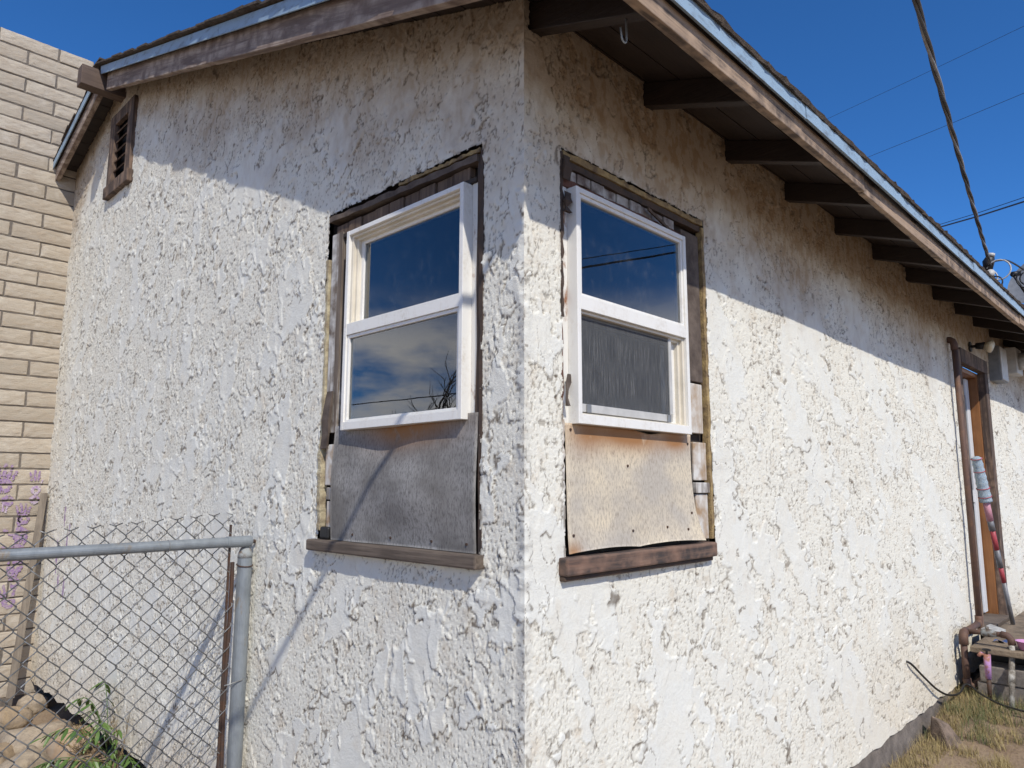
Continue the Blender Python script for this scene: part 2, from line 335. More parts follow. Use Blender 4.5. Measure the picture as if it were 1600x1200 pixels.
# ------------------------------------------------------------------ setting: ground
def gz(x, y):
    x = np.asarray(x, float); y = np.asarray(y, float)
    h = 0.115 * ss(3.2, 4.5, x) - 0.015
    h = h + 0.02 * P(x * 1.3, y * 1.3, 5) + 0.012 * P(x * 5, y * 5, 6) + 0.006 * P(x * 17, y * 17, 7)
    far = ss(8, 30, np.hypot(x, y)); h = h * (1 - far)
    lw = ss(0.5, -0.2, x) * ss(1.5, 3.0, y); return h - 0.10 * lw
def gzf(x, y): return float(gz(x, y))
xs = np.concatenate([-np.geomspace(2.0, 400, 16)[::-1], np.arange(-1.95, 7.0, 0.035), np.geomspace(7.05, 400, 18)])
ys = np.concatenate([-np.geomspace(2.0, 400, 16)[::-1], np.arange(-1.95, 5.2, 0.035), np.geomspace(5.25, 400, 18)])
XX, YY = np.meshgrid(xs, ys); ZZ = gz(XX, YY)
def np_mesh(name, co, quads, mat, smooth=True, attrs=None):
    me = bpy.data.meshes.new(name); me.vertices.add(len(co)); me.vertices.foreach_set('co', co.astype(np.float32).ravel())
    nq = len(quads); me.loops.add(nq * 4); me.loops.foreach_set('vertex_index', quads.astype(np.int32).ravel())
    me.polygons.add(nq); me.polygons.foreach_set('loop_start', (np.arange(nq) * 4).astype(np.int32))
    me.update(calc_edges=True)
    if smooth: me.polygons.foreach_set('use_smooth', np.ones(nq, bool))
    for a, v in (attrs or {}).items():
        at = me.attributes.new(a, 'FLOAT', 'POINT'); at.data.foreach_set('value', v.astype(np.float32).ravel())
    me.materials.append(mat); me.validate(); return me
def grid_quads(nr, nc):
    i = np.arange(nr * nc).reshape(nr, nc); return np.stack([i[:-1, :-1], i[:-1, 1:], i[1:, 1:], i[1:, :-1]], -1)
q = grid_quads(*XX.shape).reshape(-1, 4)
go = bpy.data.objects.new('ground', np_mesh('ground', np.stack([XX, YY, ZZ], -1).reshape(-1, 3), q, DIRT))
link(go, None, (0, 0, 0)); tag(go, kind='structure', label='bare brown dirt yard around the house')

# ------------------------------------------------------------------ the house
HOUSE = empty('stucco_house', (0.5, 0.5, 0.0), 'old white stucco house with brown eaves and two corner windows', 'house')
S = 0.345
YA = 3.90
def zd(y): return 3.01 + S * y if y <= YA else 3.01 + S * YA - S * (y - YA)
def xe(y): return -(0.276 - 0.0285 * min(y, YA))

def stucco_h(u, v, seed, t1, t2, ani, edge, ln, gr):
    """trowelled stucco: flat smeared plates with torn edges lying on a gritty, pitted coat"""
    j1 = P(u * 40, v * 40, seed + 2); j2 = P(u * 40, v * 40, seed + 4); k1 = P(u * 100, v * 100, seed + 21); k2 = P(u * 100, v * 100, seed + 22)
    wu = u + 0.016 * P(u * 13, v * 13, seed + 1) + 0.008 * j1 + 0.005 * k1
    wv = v + 0.016 * P(u * 13, v * 13, seed + 3) + 0.008 * j2 + 0.005 * k2
    sk = wu + 0.35 * wv
    n1 = P(sk * 4.3, wv * 3.2 * ani, seed + 5) + 0.60 * P(sk * 10, wv * 7.2 * ani, seed + 6) + 0.32 * P(wu * 27, wv * 22, seed + 7)
    n2 = P(sk * 9.5 + 31, wv * 6.5 * ani, seed + 8) + 0.62 * P(wu * 21, wv * 15 * ani, seed + 9) + 0.30 * P(wu * 44, wv * 38, seed + 10)
    p1 = ss(t1, t1 + .05, n1); p2 = ss(t2, t2 + .06, n2)
    plate = np.maximum(p1, p2)
    tilt1 = np.clip((n1 - t1) * 1.2, 0, 1); tilt2 = np.clip((n2 - t2) * 1.2, 0, 1)
    h = 0.0034 * p1 * (1 - .6 * tilt1) + 0.0028 * p2 * (1 - .6 * tilt2)
    brk = ss(-.25, .15, P(u * 6, v * 5, seed + 40) + .8 * P(u * 19, v * 15, seed + 41)); brk2 = ss(-.15, .2, P(u * 7, v * 6, seed + 42) + .8 * P(u * 22, v * 16, seed + 43))
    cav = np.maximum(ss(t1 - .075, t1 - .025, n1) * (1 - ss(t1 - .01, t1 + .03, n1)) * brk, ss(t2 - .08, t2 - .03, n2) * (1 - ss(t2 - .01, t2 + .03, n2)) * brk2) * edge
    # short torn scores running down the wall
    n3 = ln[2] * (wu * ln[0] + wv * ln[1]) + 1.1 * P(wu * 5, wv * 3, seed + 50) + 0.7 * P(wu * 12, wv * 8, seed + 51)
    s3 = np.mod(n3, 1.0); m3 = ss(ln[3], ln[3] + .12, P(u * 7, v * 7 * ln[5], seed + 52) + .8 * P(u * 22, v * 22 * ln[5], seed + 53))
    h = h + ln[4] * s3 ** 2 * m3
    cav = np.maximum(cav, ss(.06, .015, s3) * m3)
    grit = 1 - .88 * plate
    g = 0.30 * P(wu * 40, wv * 34, seed + 14) + 0.80 * P(u * 110, v * 98, seed + 15) + 0.75 * P(u * 200, v * 180, seed + 18)
    pq = P(u * 78, v * 58 * ani, seed + 23) + 0.75 * P(u * 150, v * 120, seed + 24)
    dens = ss(-.3, .5, P(u * 4, v * 3, seed + 60) + .6 * P(u * 11, v * 8, seed + 61))
    pit = ss(0.56 - .24 * dens, 0.72 - .22 * dens, pq) * grit
    h = h + grit * (gr * np.clip(g, -.8, .9)) - 0.0028 * pit
    h = h + 0.0036 * P(u * 2.1, v * 2.1, seed + 16) + 0.0012 * P(u * 7, v * 7, seed + 17)
    return h, plate, cav, pit
def purple_marks(U, V):
    r = np.zeros_like(U)
    for (y_, z_, a, b) in ((4.44, 1.27, .016, .08), (4.34, 1.10, .022, .07), (4.30, 1.20, .010, .05), (4.55, 1.00, .012, .16), (4.48, .84, .02, .08), (4.33, .80, .022, .08), (4.40, 1.02, .012, .05)):
        r = np.maximum(r, np.exp(-((U - y_) / a) ** 2 - ((V - z_) / b) ** 2))
    return ss(.25, .6, r + .5 * P(U * 45, V * 22, 401)) * .8 * ss(.1, .4, r)

def corner_c(z):
    return 0.005 + 0.0050 * P(z * 9, z * 0 + 3.3, 71) + 0.0042 * P(z * 31, z * 0 + 1.3, 72) + 0.0015 * P(z * 90, z * 0 + 5.3, 73)

def axis(a, b, d0, d1):
    out = [a]
    while out[-1] < b:
        t = (out[-1] - a) / (b - a); out.append(out[-1] + d0 + (d1 - d0) * t)
    out[-1] = b
    return np.array(out)
OPEN_L = (0.176, 1.082, 1.285, 2.588); OPEN_R = (0.170, 1.066, 1.270, 2.572); DOOR = (5.13, 6.05, 0.30, 2.57)
def wall_mesh(name, side):
    if side == 'L':
        u = axis(0.0, 4.95, 0.0032, 0.0082); v = axis(0.085, 4.36, 0.0041, 0.0056)
    else:
        u = axis(0.0, 10.0, 0.0030, 0.024); v = axis(0.14, 3.03, 0.0039, 0.0042)
    UU, VV = np.meshgrid(u, v)
    if side == 'L': h, smo, cav, pit = stucco_h(UU, VV, 100, .16, .60 - .25 * ss(2.4, 3.2, VV - .3 * UU), .9, 1.0, (.45, -.86, 9.0, .06, .0040, .55), .0017)
    else: h, smo, cav, pit = stucco_h(np.log(1 + .30 * UU) / .30, VV, 300, .08, .64, .62, .80, (.95, .20, 10.0, .10, .0022, .40), .0014)
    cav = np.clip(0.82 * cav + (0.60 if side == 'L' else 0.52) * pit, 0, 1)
    smo = smo * (.55 + .45 * ss(-.2, .3, P(UU * 9, VV * 7, 611) + .6 * P(UU * 25, VV * 20, 612)))
    fade = ss(0.0, 0.02, UU)
    h = h * fade
    wgt = np.exp(-(UU / 0.018) ** 2); c = corner_c(VV) * wgt
    # bottom drip edge, ragged
    bot = v[0] + 0.0; VV2 = VV + np.where(VV < bot + 0.03, (1 - (VV - bot) / 0.03) * 0.02 * P(UU * 6, UU * 0 + 2, 61 + (side == 'R')), 0)
    if side == 'L':
        co = np.stack([-h - 0.002 - c, UU - c - 0.002 * wgt, VV2], -1)
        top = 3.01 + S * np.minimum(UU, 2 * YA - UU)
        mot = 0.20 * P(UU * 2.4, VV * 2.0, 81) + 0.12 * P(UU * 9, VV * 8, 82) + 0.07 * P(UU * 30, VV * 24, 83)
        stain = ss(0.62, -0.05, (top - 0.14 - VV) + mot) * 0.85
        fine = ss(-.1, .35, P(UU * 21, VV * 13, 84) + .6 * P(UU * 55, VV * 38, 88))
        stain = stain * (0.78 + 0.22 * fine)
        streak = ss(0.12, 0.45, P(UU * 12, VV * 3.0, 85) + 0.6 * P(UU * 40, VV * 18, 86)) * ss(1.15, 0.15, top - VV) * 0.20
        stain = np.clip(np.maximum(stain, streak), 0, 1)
        dust = ss(0.55, 0.1, VV + 0.12 * P(UU * 4, VV * 4, 87)) * 0.6 + ss(4.5, 4.95, UU) * 0.3
        keep = VV[:-1, :-1] < (3.01 + S * np.minimum(UU, 2 * YA - UU) - 0.005)[:-1, :-1]
        ops = [OPEN_L, (3.665, 3.955, 3.57, 4.04)]
    else:
        co = np.stack([UU - c - 0.002 * wgt, -h - 0.002 - c, VV2], -1)
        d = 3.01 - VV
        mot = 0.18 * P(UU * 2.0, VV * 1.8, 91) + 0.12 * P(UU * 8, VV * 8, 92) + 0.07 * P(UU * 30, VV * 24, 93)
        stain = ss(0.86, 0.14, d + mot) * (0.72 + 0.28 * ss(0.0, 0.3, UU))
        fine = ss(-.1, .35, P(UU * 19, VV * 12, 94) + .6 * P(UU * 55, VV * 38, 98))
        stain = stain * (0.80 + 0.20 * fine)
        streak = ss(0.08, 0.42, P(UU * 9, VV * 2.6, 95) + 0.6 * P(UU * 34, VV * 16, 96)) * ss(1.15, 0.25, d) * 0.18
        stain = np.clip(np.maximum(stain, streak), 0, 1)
        dust = ss(0.95, 0.15, VV + 0.2 * P(UU * 3, VV * 3, 97)) * ss(1.5, 3.5, UU) * 0.5
        keep = np.ones(VV[:-1, :-1].shape, bool)
        ops = [OPEN_R, DOOR]
        for i in range(16):           # notch round every rafter
            x0 = RX[i] if i < len(RX) else 99
            keep &= ~((UU[:-1, :-1] > x0 - 0.006 + 0.006 * P(VV * 30, UU * 30, 44)[:-1, :-1]) & (UU[:-1, :-1] < x0 + 0.052) & (VV[:-1, :-1] > 2.912))
    rag = 0.006 * P(UU * 28, VV * 28, 55) + 0.003 * P(UU * 90, VV * 90, 56)
    for (a, b, z0, z1) in ops:
        inside = (UU + rag > a) & (UU + rag < b) & (VV + rag > z0) & (VV + rag < z1)
        keep &= ~inside[:-1, :-1]
        # grubby broken rim round each opening
        dd = np.maximum(np.maximum(a - UU, UU - b), np.maximum(z0 - VV, VV - z1))
        cav = np.maximum(cav, ss(0.012, 0.0, dd + rag) * ss(-0.1, 0.4, P(UU * 20, VV * 20, 57)) * 0.8)
    q = grid_quads(*UU.shape)
    if side == 'L': q = q[..., ::-1]
    q = q[keep]
    used = np.zeros(UU.size, bool); used[q.ravel()] = True
    remap = np.cumsum(used) - 1
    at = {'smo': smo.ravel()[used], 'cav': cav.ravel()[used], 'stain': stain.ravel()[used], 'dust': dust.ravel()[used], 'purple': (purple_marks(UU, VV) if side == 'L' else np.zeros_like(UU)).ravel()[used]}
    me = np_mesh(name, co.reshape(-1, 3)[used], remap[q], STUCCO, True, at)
    o = bpy.data.objects.new(name, me); link(o, HOUSE, (0, 0, 0)); return o
RX = [0.03, 0.657, 1.293, 1.905, 2.565, 3.20, 3.885, 4.56, 5.20, 5.85, 6.50, 7.15, 7.80, 8.45, 9.10]
tag(wall_mesh('gable_wall', 'L'), 'rough stucco gable wall in grazing sun'); tag(wall_mesh('eave_wall', 'R'), 'white stucco wall under the eaves')

# foundation
mb = MB(); mb.box(0.0, 10, 0.012, 0.2, -0.4, 0.17); part('foundation', mb, FOUND, HOUSE, bev=0.006)
mb = MB(); mb.box(0.16, 0.3, 0.21, 4.95, -0.4, 0.2); part('foundation', mb, SHEATH, HOUSE)
mb = MB(); mb.box(0.005, 0.16, 0.21, 4.95, 0.105, 0.125); part('floor_plate', mb, SHEATH, HOUSE)
# room behind the windows
mb = MB()
mb.add([(4, 0.15, 0.4), (4, 4, 0.4), (4, 4, 3.0), (4, 0.15, 3.0), (0.15, 4, 0.4), (0.15, 4, 3.0), (0.15, 0.15, 0.4), (0.15, 0.15, 3.0)],
       [(0, 1, 2, 3), (1, 4, 5, 2), (0, 1, 4, 6), (3, 2, 5, 7)])
part('room_shell', mb, INT, HOUSE)
mb = MB(); mb.box(10.0, 10.1, 0, 8, 0, 3.0); mb.box(0.0, 10, 7.9, 8.0, 0, 3.0); part('rear_wall', mb, MORTAR, HOUSE)

# ------------------------------------------------------------------ roof
ROOF = empty('roof', (0, 0, 3.0), parent=HOUSE)
bw = 0.14; y = -0.436; i = 0
while y < YA - 0.01:
    y2 = min(y + bw, YA); g = 0.0025
    p = lambda yy, dz, x: (x, yy, zd(yy) + dz)
    a, b = y + g, y2 - g
    mb = MB(); mb.hexa([p(a, 0, xe(a) + .012), p(a, 0, 10), p(b, 0, 10), p(b, 0, xe(b) + .012), p(a, .02, xe(a) + .012), p(a, .02, 10), p(b, .02, 10), p(b, .02, xe(b) + .012)])
    part('decking_board', mb, SOFFIT, ROOF); y = y2
y = YA
while y < 4.93:
    y2 = min(y + bw, 4.94); a, b = y + g, y2 - g
    mb = MB(); mb.hexa([p(a, 0, xe(a) + .012), p(a, 0, 10), p(b, 0, 10), p(b, 0, xe(b) + .012), p(a, .02, xe(a) + .012), p(a, .02, 10), p(b, .02, 10), p(b, .02, xe(b) + .012)])
    part('decking_board', mb, SOFFIT, ROOF); y = y2
mb = MB()
for (a, b) in ((-0.45, YA), (YA, 4.94), (4.94, 8.1)):
    q = lambda yy, dz, x: (x if b < 4.95 or x > 1 else 0.08, yy, zd(yy) + dz)
    mb.hexa([q(a, .021, xe(a) + .014), q(a, .021, 10.2), q(b, .021, 10.2), q(b, .021, xe(b) + .014 if b < 4.95 else 0.08), q(a, .032, xe(a) + .014), q(a, .032, 10.2), q(b, .032, 10.2), q(b, .032, xe(b) + .014)])
part('roof_covering', mb, SHING, ROOF)
# shingles: one shared mesh, edges uneven
def shingle_mesh(seed):
    rng = random.Random(seed); mb = MB(); n = 6; top = []; bot = []
    for i in range(n + 1):
        e = rng.uniform(-0.008, 0.004); top.append((-0.15 + 0.3 * i / n, -0.09 + e, 0.006 + rng.uniform(-.002, .003))); bot.append((-0.15 + 0.3 * i / n, -0.09 + e, -0.005))
    vs = top + bot + [(-0.15 + 0.3 * i / n, 0.09, 0.004) for i in range(n + 1)] + [(-0.15 + 0.3 * i / n, 0.09, -0.004) for i in range(n + 1)]
    N = n + 1; fs = []
    for i in range(n):
        fs += [(i, i + 1, 2 * N + i + 1, 2 * N + i), (N + i + 1, N + i, 3 * N + i, 3 * N + i + 1), (N + i, N + i + 1, i + 1, i)]
    fs += [(N, 0, 2 * N, 3 * N), (n, N + n, 3 * N + n, 2 * N + n)]
    me = bpy.data.meshes.new('shingle'); me.from_pydata(vs, [], fs); me.materials.append(SHING); return me
SH = [shingle_mesh(s) for s in range(4)]
rng = random.Random(4); ang = math.atan(S)
for lay in range(2):
    for i in range(34):
        x = -0.08 + i * 0.302 + lay * 0.15; yy = -0.385 + lay * 0.006 + rng.uniform(-.003, .003)
        inst('shingle', SH[rng.randrange(4)], ROOF, (x, yy, zd(yy) + 0.040 + lay * 0.013), (ang + rng.uniform(-.006, .006), 0, rng.uniform(-.004, .004)))
for i in range(31):
    yy = -0.26 + i * 0.135
    if yy > YA - 0.05: break
    x = xe(yy) + 0.122 + rng.uniform(-.010, .008)
    inst('shingle', SH[rng.randrange(4)], ROOF, (x, yy, zd(yy) + 0.047 + rng.uniform(0, .005)), (ang - 0.025 + rng.uniform(-.012, .012), 0, rng.uniform(-.04, .04)))
for i in range(8):
    yy = 3.97 + i * 0.13; x = xe(yy) + 0.137 + rng.uniform(-.006, .008)
    inst('shingle', SH[rng.randrange(4)], ROOF, (x, yy, zd(yy) + 0.047), (-ang, 0, rng.uniform(-.03, .03)))
inst('shingle', SH[0], ROOF, (xe(YA) + .12, YA, zd(YA) + .05), (0, 0, 0))
# rafters
rm = MB(); rm.hexa([(0, -.40, zd(-.40) - .096), (.046, -.40, zd(-.40) - .096), (.046, .4, zd(.4) - .096), (0, .4, zd(.4) - .096), (0, -.40, zd(-.40) - .001), (.046, -.40, zd(-.40) - .001), (.046, .4, zd(.4) - .001), (0, .4, zd(.4) - .001)])
r0 = part('rafter', rm, RAFT, HOUSE, bev=0.003, origin=(0, 0, 3.0)); rmesh = r0.data
r0.location = Vector((RX[0], 0, 3.0)) - WL[HOUSE.name]
for x in RX[1:]:
    o = inst('rafter', rmesh, HOUSE, (x, 0, 3.0)); b = o.modifiers.new('bevel', 'BEVEL'); b.width = 0.003; b.segments = 2
# eave fascia in three lengths, slightly bowed
def bow(x): return 0.006 * math.sin(x * 1.1 + 0.4) - 0.004 * math.sin(x * 2.7)
for (x0, x1, dy, dz) in ((-0.20, 1.715, 0, 0), (1.719, 5.2, 0.004, -0.006), (5.204, 10.0, -0.003, 0.0)):
    mb = MB(); n = 14
    def fn(sx, kx):
        x = x0 + (x1 - x0) * sx; return x, bow(x)
    vs = []; fs = []
    for i in range(n + 1):
        x = x0 + (x1 - x0) * i / n; b_ = bow(x)
        vs += [(x, -.438 + dy + b_ * .5, 2.763 + dz + b_), (x, -.403, 2.768 + dz + b_), (x, -.403, 2.850), (x, -.438 + dy + b_ * .5, 2.836 + dz + b_)]
    for i in range(n):
        for kx in range(4): fs.append((i * 4 + kx, i * 4 + (kx + 1) % 4, (i + 1) * 4 + (kx + 1) % 4, (i + 1) * 4 + kx)[::-1])
    fs += [(0, 1, 2, 3), (n * 4 + 3, n * 4 + 2, n * 4 + 1, n * 4)]
    mb.add(vs, fs); part('fascia_board', mb, FASC, ROOF, bev=0.003)
# eave drip edge
xx = [-0.2, 1.02, 2.15, 3.6, 5.0, 6.6, 8.2, 10.0]
for i in range(len(xx) - 1):
    mb = MB(); a, b = xx[i] + .002, xx[i + 1] - .002; d = 0.003 * (i % 2); za, zb = bow(a) * .6, bow(b) * .6
    mb.hexa([(a, -.461 - d, 2.828 + za), (b, -.461 - d, 2.828 + zb), (b, -.450, 2.832 + zb), (a, -.450, 2.832 + za), (a, -.459 - d, 2.892 + za), (b, -.459 - d, 2.892 + zb), (b, -.446, 2.894 + zb), (a, -.446, 2.894 + za)])
    part('drip_edge', mb, DRIP, ROOF)
# rake boards and their drip edge
def rake_piece(name, y0, y1, ox0, ox1, z0, z1, mat, bev=0.002, wob=0.0):
    mb = MB(); n = max(2, int((y1 - y0) / 0.22)); vs = []; fs = []; rg = random.Random(int(y0 * 100) + int(z0 * 1000))
    for i in range(n + 1):
        yy = y0 + (y1 - y0) * i / n; w = rg.uniform(-wob, wob); xx = xe(yy)
        vs += [(xx + ox0, yy, zd(yy) + z0 + w), (xx + ox1, yy, zd(yy) + z0 + w), (xx + ox1, yy, zd(yy) + z1), (xx + ox0, yy, zd(yy) + z1)]
    for i in range(n):
        for kx in range(4): fs.append((i * 4 + kx, i * 4 + (kx + 1) % 4, (i + 1) * 4 + (kx + 1) % 4, (i + 1) * 4 + kx))
    fs += [(3, 2, 1, 0), (n * 4, n * 4 + 1, n * 4 + 2, n * 4 + 3)]
    mb.add(vs, fs); return part(name, mb, mat, ROOF, bev=bev)
rake_piece('rake_board', -0.44, 1.9, 0.026, 0.058, -0.130, -0.004, RAKE, wob=0.002)
rake_piece('rake_board', 1.904, 3.80, 0.027, 0.058, -0.128, -0.004, RAKE, wob=0.002)
for (a, b) in ((-0.45, 0.85), (0.853, 1.75), (1.753, 2.75), (2.753, 3.35), (3.353, 3.86)):
    rake_piece('drip_edge', a, b, -0.004, 0.002, -0.022, 0.036, DRIP, bev=0)
rake_piece('rake_board', 3.96, 4.94, 0.018, 0.052, -0.115, -0.004, RAKE)
rake_piece('drip_edge', 3.93, 4.94, -0.004, 0.002, -0.022, 0.036, DRIP, bev=0)
mb = MB(); mb.box(-0.285, 0.05, 3.85, 3.945, 4.205, 4.345); part('ridge_beam', mb, BEAMW, ROOF, bev=0.004)
# hook under the first rafter
hp = [(0.052, -0.345, 2.80), (0.052, -0.345, 2.765)] + [(0.052 - 0.0 * t, -0.345 - 0.013 + 0.013 * math.cos(t), 2.735 - 0.013 * math.sin(t) + 0.0) for t in np.linspace(0, math.pi, 7)]
hp = [(0.052, -0.345, 2.80), (0.052, -0.345, 2.74)] + [(0.052 - 0.012 * (1 - math.cos(t)) , -0.345, 2.735 - 0.016 * math.sin(t)) for t in np.linspace(0.2, math.pi, 7)] + [(0.024, -0.345, 2.757)]
mb = MB(); mb.tube(hp, 0.0028, 8); part('screw_hook', mb, GALV, None, smooth=True, label='small metal screw hook hanging from the first rafter at the corner', cat='hook')

# ------------------------------------------------------------------ gable vent
VENT = empty('gable_vent', (0, 3.8, 3.8), parent=HOUSE)
y0, y1, z0, z1 = 3.575, 4.045, 3.50, 4.115
for (a, b, c, d, e) in ((y0, y0 + .10, z0 + .085, z1, -.022), (y1 - .10, y1, z0 + .085, z1, -.022), (y0 + .101, y1 - .101, z1 - .085, z1 - .001, -.021), (y0 - .012, y1 + .012, z0, z0 + .084, -.034)):
    mb = MB(); mb.box(e - .006, .004, a, b, c, d); part('vent_frame', mb, VENTW, VENT, bev=0.003)
mb = MB(); mb.box(.03, .036, y0 + .09, y1 - .09, z0 + .07, z1 - .07); part('vent_backing', mb, BLACK, VENT)
for i in range(6):
    zc = z0 + .125 + i * .072
    mb = MB(); mb.hexa([(-.018, y0 + .101, zc - .016), (-.013, y0 + .101, zc - .021), (-.013, y1 - .101, zc - .021), (-.018, y1 - .101, zc - .016), (.008, y0 + .101, zc + .012), (.013, y0 + .101, zc + .007), (.013, y1 - .101, zc + .007), (.008, y1 - .101, zc + .012)])
    part('vent_slat', mb, VENTW, VENT)

# ------------------------------------------------------------------ windows
def wbx(mb, side, u0, u1, d0, d1, z0, z1):
    return mb.box(u0, u1, d0, d1, z0, z1) if side == 'R' else mb.box(d0, d1, u0, u1, z0, z1)
def wp(side, u, d, z): return (u, d, z) if side == 'R' else (d, u, z)
def wpart(name, side, rects, mat, parent, bev=0.0015):
    mb = MB()
    for r in rects: wbx(mb, side, *r)
    return part(name, mb, mat, parent, bev=bev)
def window(side, u0, u1, z0, z1, zr0, zr1, upper_recess, label):
    near = 'lo'  # u small = near the corner
    w = empty('window', wp(side, (u0 + u1) / 2, 0, z0), parent=HOUSE); w['label'] = label
    f, bk, fw = -0.030, 0.032, 0.018
    # outer frame: four vinyl bars
    wpart('frame_bar', side, [(u0, u0 + fw, f, bk, z0, z1)], VINYL, w); wpart('frame_bar', side, [(u1 - fw, u1, f, bk, z0, z1)], VINYL, w)
    wpart('frame_bar', side, [(u0 + fw + .0004, u1 - fw - .0004, f + .0004, bk, z1 - fw, z1 - .0004)], VINYL, w)
    wpart('frame_bar', side, [(u0 + fw + .0004, u1 - fw - .0004, f + .0004, bk, z0 + .0004, z0 + .030)], VINYL, w)
    a, b = u0 + fw + .0006, u1 - fw - .0006; lo0 = z0 + .0304
    wpart('meeting_rail', side, [(a, b, f + .001, bk, zr0, zr1)], VINYL, w)
    # nailing flange round the unit, stained
    e = 0.03
    wpart('nail_flange', side, [(u0 - e, u0 - .001, .010, .013, z0 - .005, z1 + e * .6), (u1 + .001, u1 + e, .010, .013, z0 - .005, z1 + e * .6), (u0 - e, u1 + e, .0135, .0165, z1 + .001, z1 + e * .6)], VINYLS, w, bev=0)
    for half, (h0, h1) in (('up', (zr1 + .0005, z1 - fw - .0006)), ('dn', (lo0, zr0 - .0005))):
        rec = (half == 'up') == upper_recess
        if rec:
            for (t, dd, mat) in ((.012, f + .012, VINYLC), (.024, f + .026, VINYLC), (.040, f + .042, VINYL)):
                wpart('sash_step', side, [(a, a + t, dd, bk, h0, h1), (b - t, b, dd, bk, h0, h1), (a + t, b - t, dd + .0005, bk, h1 - t * .8, h1), ] + ([(a + t, b - t, dd + .0005, bk, h0, h0 + t * .35)] if half == 'dn' else []), mat, w)
                bk += .0007
            wpart('glass_pane', side, [(a + .036, b - .036, f + .050, f + .053, h0 - .01, h1 - .03)], GLASS, w, bev=0)
            if half == 'dn':   # insect screen in front
                wpart('insect_screen', side, [(a + .001, b - .090, f + .026, f + .027, h0 + .036, h1)], SCREEN, w, bev=0)
                wpart('screen_rail', side, [(a + .001, b - .085, f + .022, f + .030, h0 + .010, h0 + .036)], PALEGREY, w)
                wpart('screen_rail', side, [(b - .0895, b - .072, f + .022, f + .030, h0 + .037, h1)], PALEGREY, w)
                for uu in (a + .045, b - .115):
                    wpart('screen_clip', side, [(uu, uu + .022, f + .017, f + .0215, h0 + .008, h0 + .035)], GREYBOX, w)
        else:
            t = .012
            wpart('sash_stile', side, [(a, a + t, f + .006, bk + .002, h0, h1), (b - t, b, f + .006, bk + .002, h0, h1), (a + t, b - t, f + .0065, bk + .002, h1 - t, h1), (a + t, b - t, f + .0065, bk + .002, h0, h0 + t * .7)], VINYL, w)
            wpart('glass_pane', side, [(a + t - .002, b - t + .002, f + .016, f + .019, h0 + .006, h1 - t + .002)], GLASS, w, bev=0)
    # inside: jamb liner and a strip of curtain
    wpart('jamb_liner', side, [(u0 + .01, u0 + .03, .034, .13, z0, z1), (u1 - .03, u1 - .01, .034, .13, z0, z1), (u0, u1, .034, .13, z0, z0 + .02), (u0, u1, .034, .13, z1 - .02, z1)], VINYLC, w)
    mb = MB(); mb.grid(lambda s, t: wp(side, u1 - .03 - s * .13, .16 + .014 * math.sin(s * 16), z0 + t * (z1 - z0)), 24, 2); part('curtain', mb, CURT, w, smooth=True)
    return w
WLW = window('L', 0.238, 0.910, 1.702, 2.470, 2.060, 2.104, True, 'white vinyl sash window in the gable wall')
WRW = window('R', 0.213, 0.880, 1.688, 2.452, 2.050, 2.095, False, 'white vinyl sash window with insect screen in the eave wall')

# ------------------------------------------------------------------ torn-out openings round the windows
def strip(name, side, pts, depth0, depth1, width, mat, parent, seed, wob=0.004, horizontal=False, n=26):
    """ragged strip along pts (u,z); its width goes in +u (vertical strips) or +z (horizontal ones)"""
    rg = random.Random(seed); mb = MB(); vs = []; fs = []
    if 'flap' in name: n = 4
    if 'foam' in name: n, wob = 34, wob * 1.2
    for i in range(n + 1):
        t = i / n; u = pts[0][0] + (pts[1][0] - pts[0][0]) * t; z = pts[0][1] + (pts[1][1] - pts[0][1]) * t
        a = rg.uniform(-wob, wob); b = rg.uniform(-wob, wob); c = rg.uniform(-wob, wob) * .5
        if horizontal: q = [(u, depth0 + c, z + a * .4), (u, depth1, z + a * .4), (u, depth1, z + width + b), (u, depth0 + c, z + width + b)]
        else: q = [(u + a * .4, depth0 + c, z), (u + a * .4, depth1, z), (u + width + b, depth1, z), (u + width + b, depth0 + c, z)]
        vs += [wp(side, *p_) for p_ in q]
    for i in range(n):
        for kx in range(4): fs.append((i * 4 + kx, i * 4 + (kx + 1) % 4, (i + 1) * 4 + (kx + 1) % 4, (i + 1) * 4 + kx))
    fs += [(3, 2, 1, 0), (n * 4, n * 4 + 1, n * 4 + 2, n * 4 + 3)]
    mb.add(vs, fs); return part(name, mb, mat, parent, bev=0)
def panel(name, side, u0, u1, z0, z1, fn, mat, parent, rustfn):
    nu, nv = 60, 46; mb = MB(); rust = []
    for layer in (0, 1):
        mb.grid(lambda s, t: wp(side, *fn(s, t, u0 + (u1 - u0) * s, z0 + (z1 - z0) * t, layer * .004)), nu, nv)
    N = (nu + 1) * (nv + 1)
    for i in range(nu):
        mb.f.append((i, i + 1, N + i + 1, N + i)); j = nv * (nu + 1); mb.f.append((j + i, j + i + 1, N + j + i + 1, N + j + i))
    for j in range(nv):
        i0 = j * (nu + 1); i1 = i0 + nu + 1; mb.f.append((i0, i1, N + i1, N + i0)); mb.f.append((i0 + nu, i1 + nu, N + i1 + nu, N + i0 + nu))
    o = part(name, mb, mat, parent, smooth=True)
    r = [rustfn(i / nu, j / nv) for j in range(nv + 1) for i in range(nu + 1)] * 2
    at = o.data.attributes.new('rust', 'FLOAT', 'POINT'); at.data.foreach_set('value', r); return o

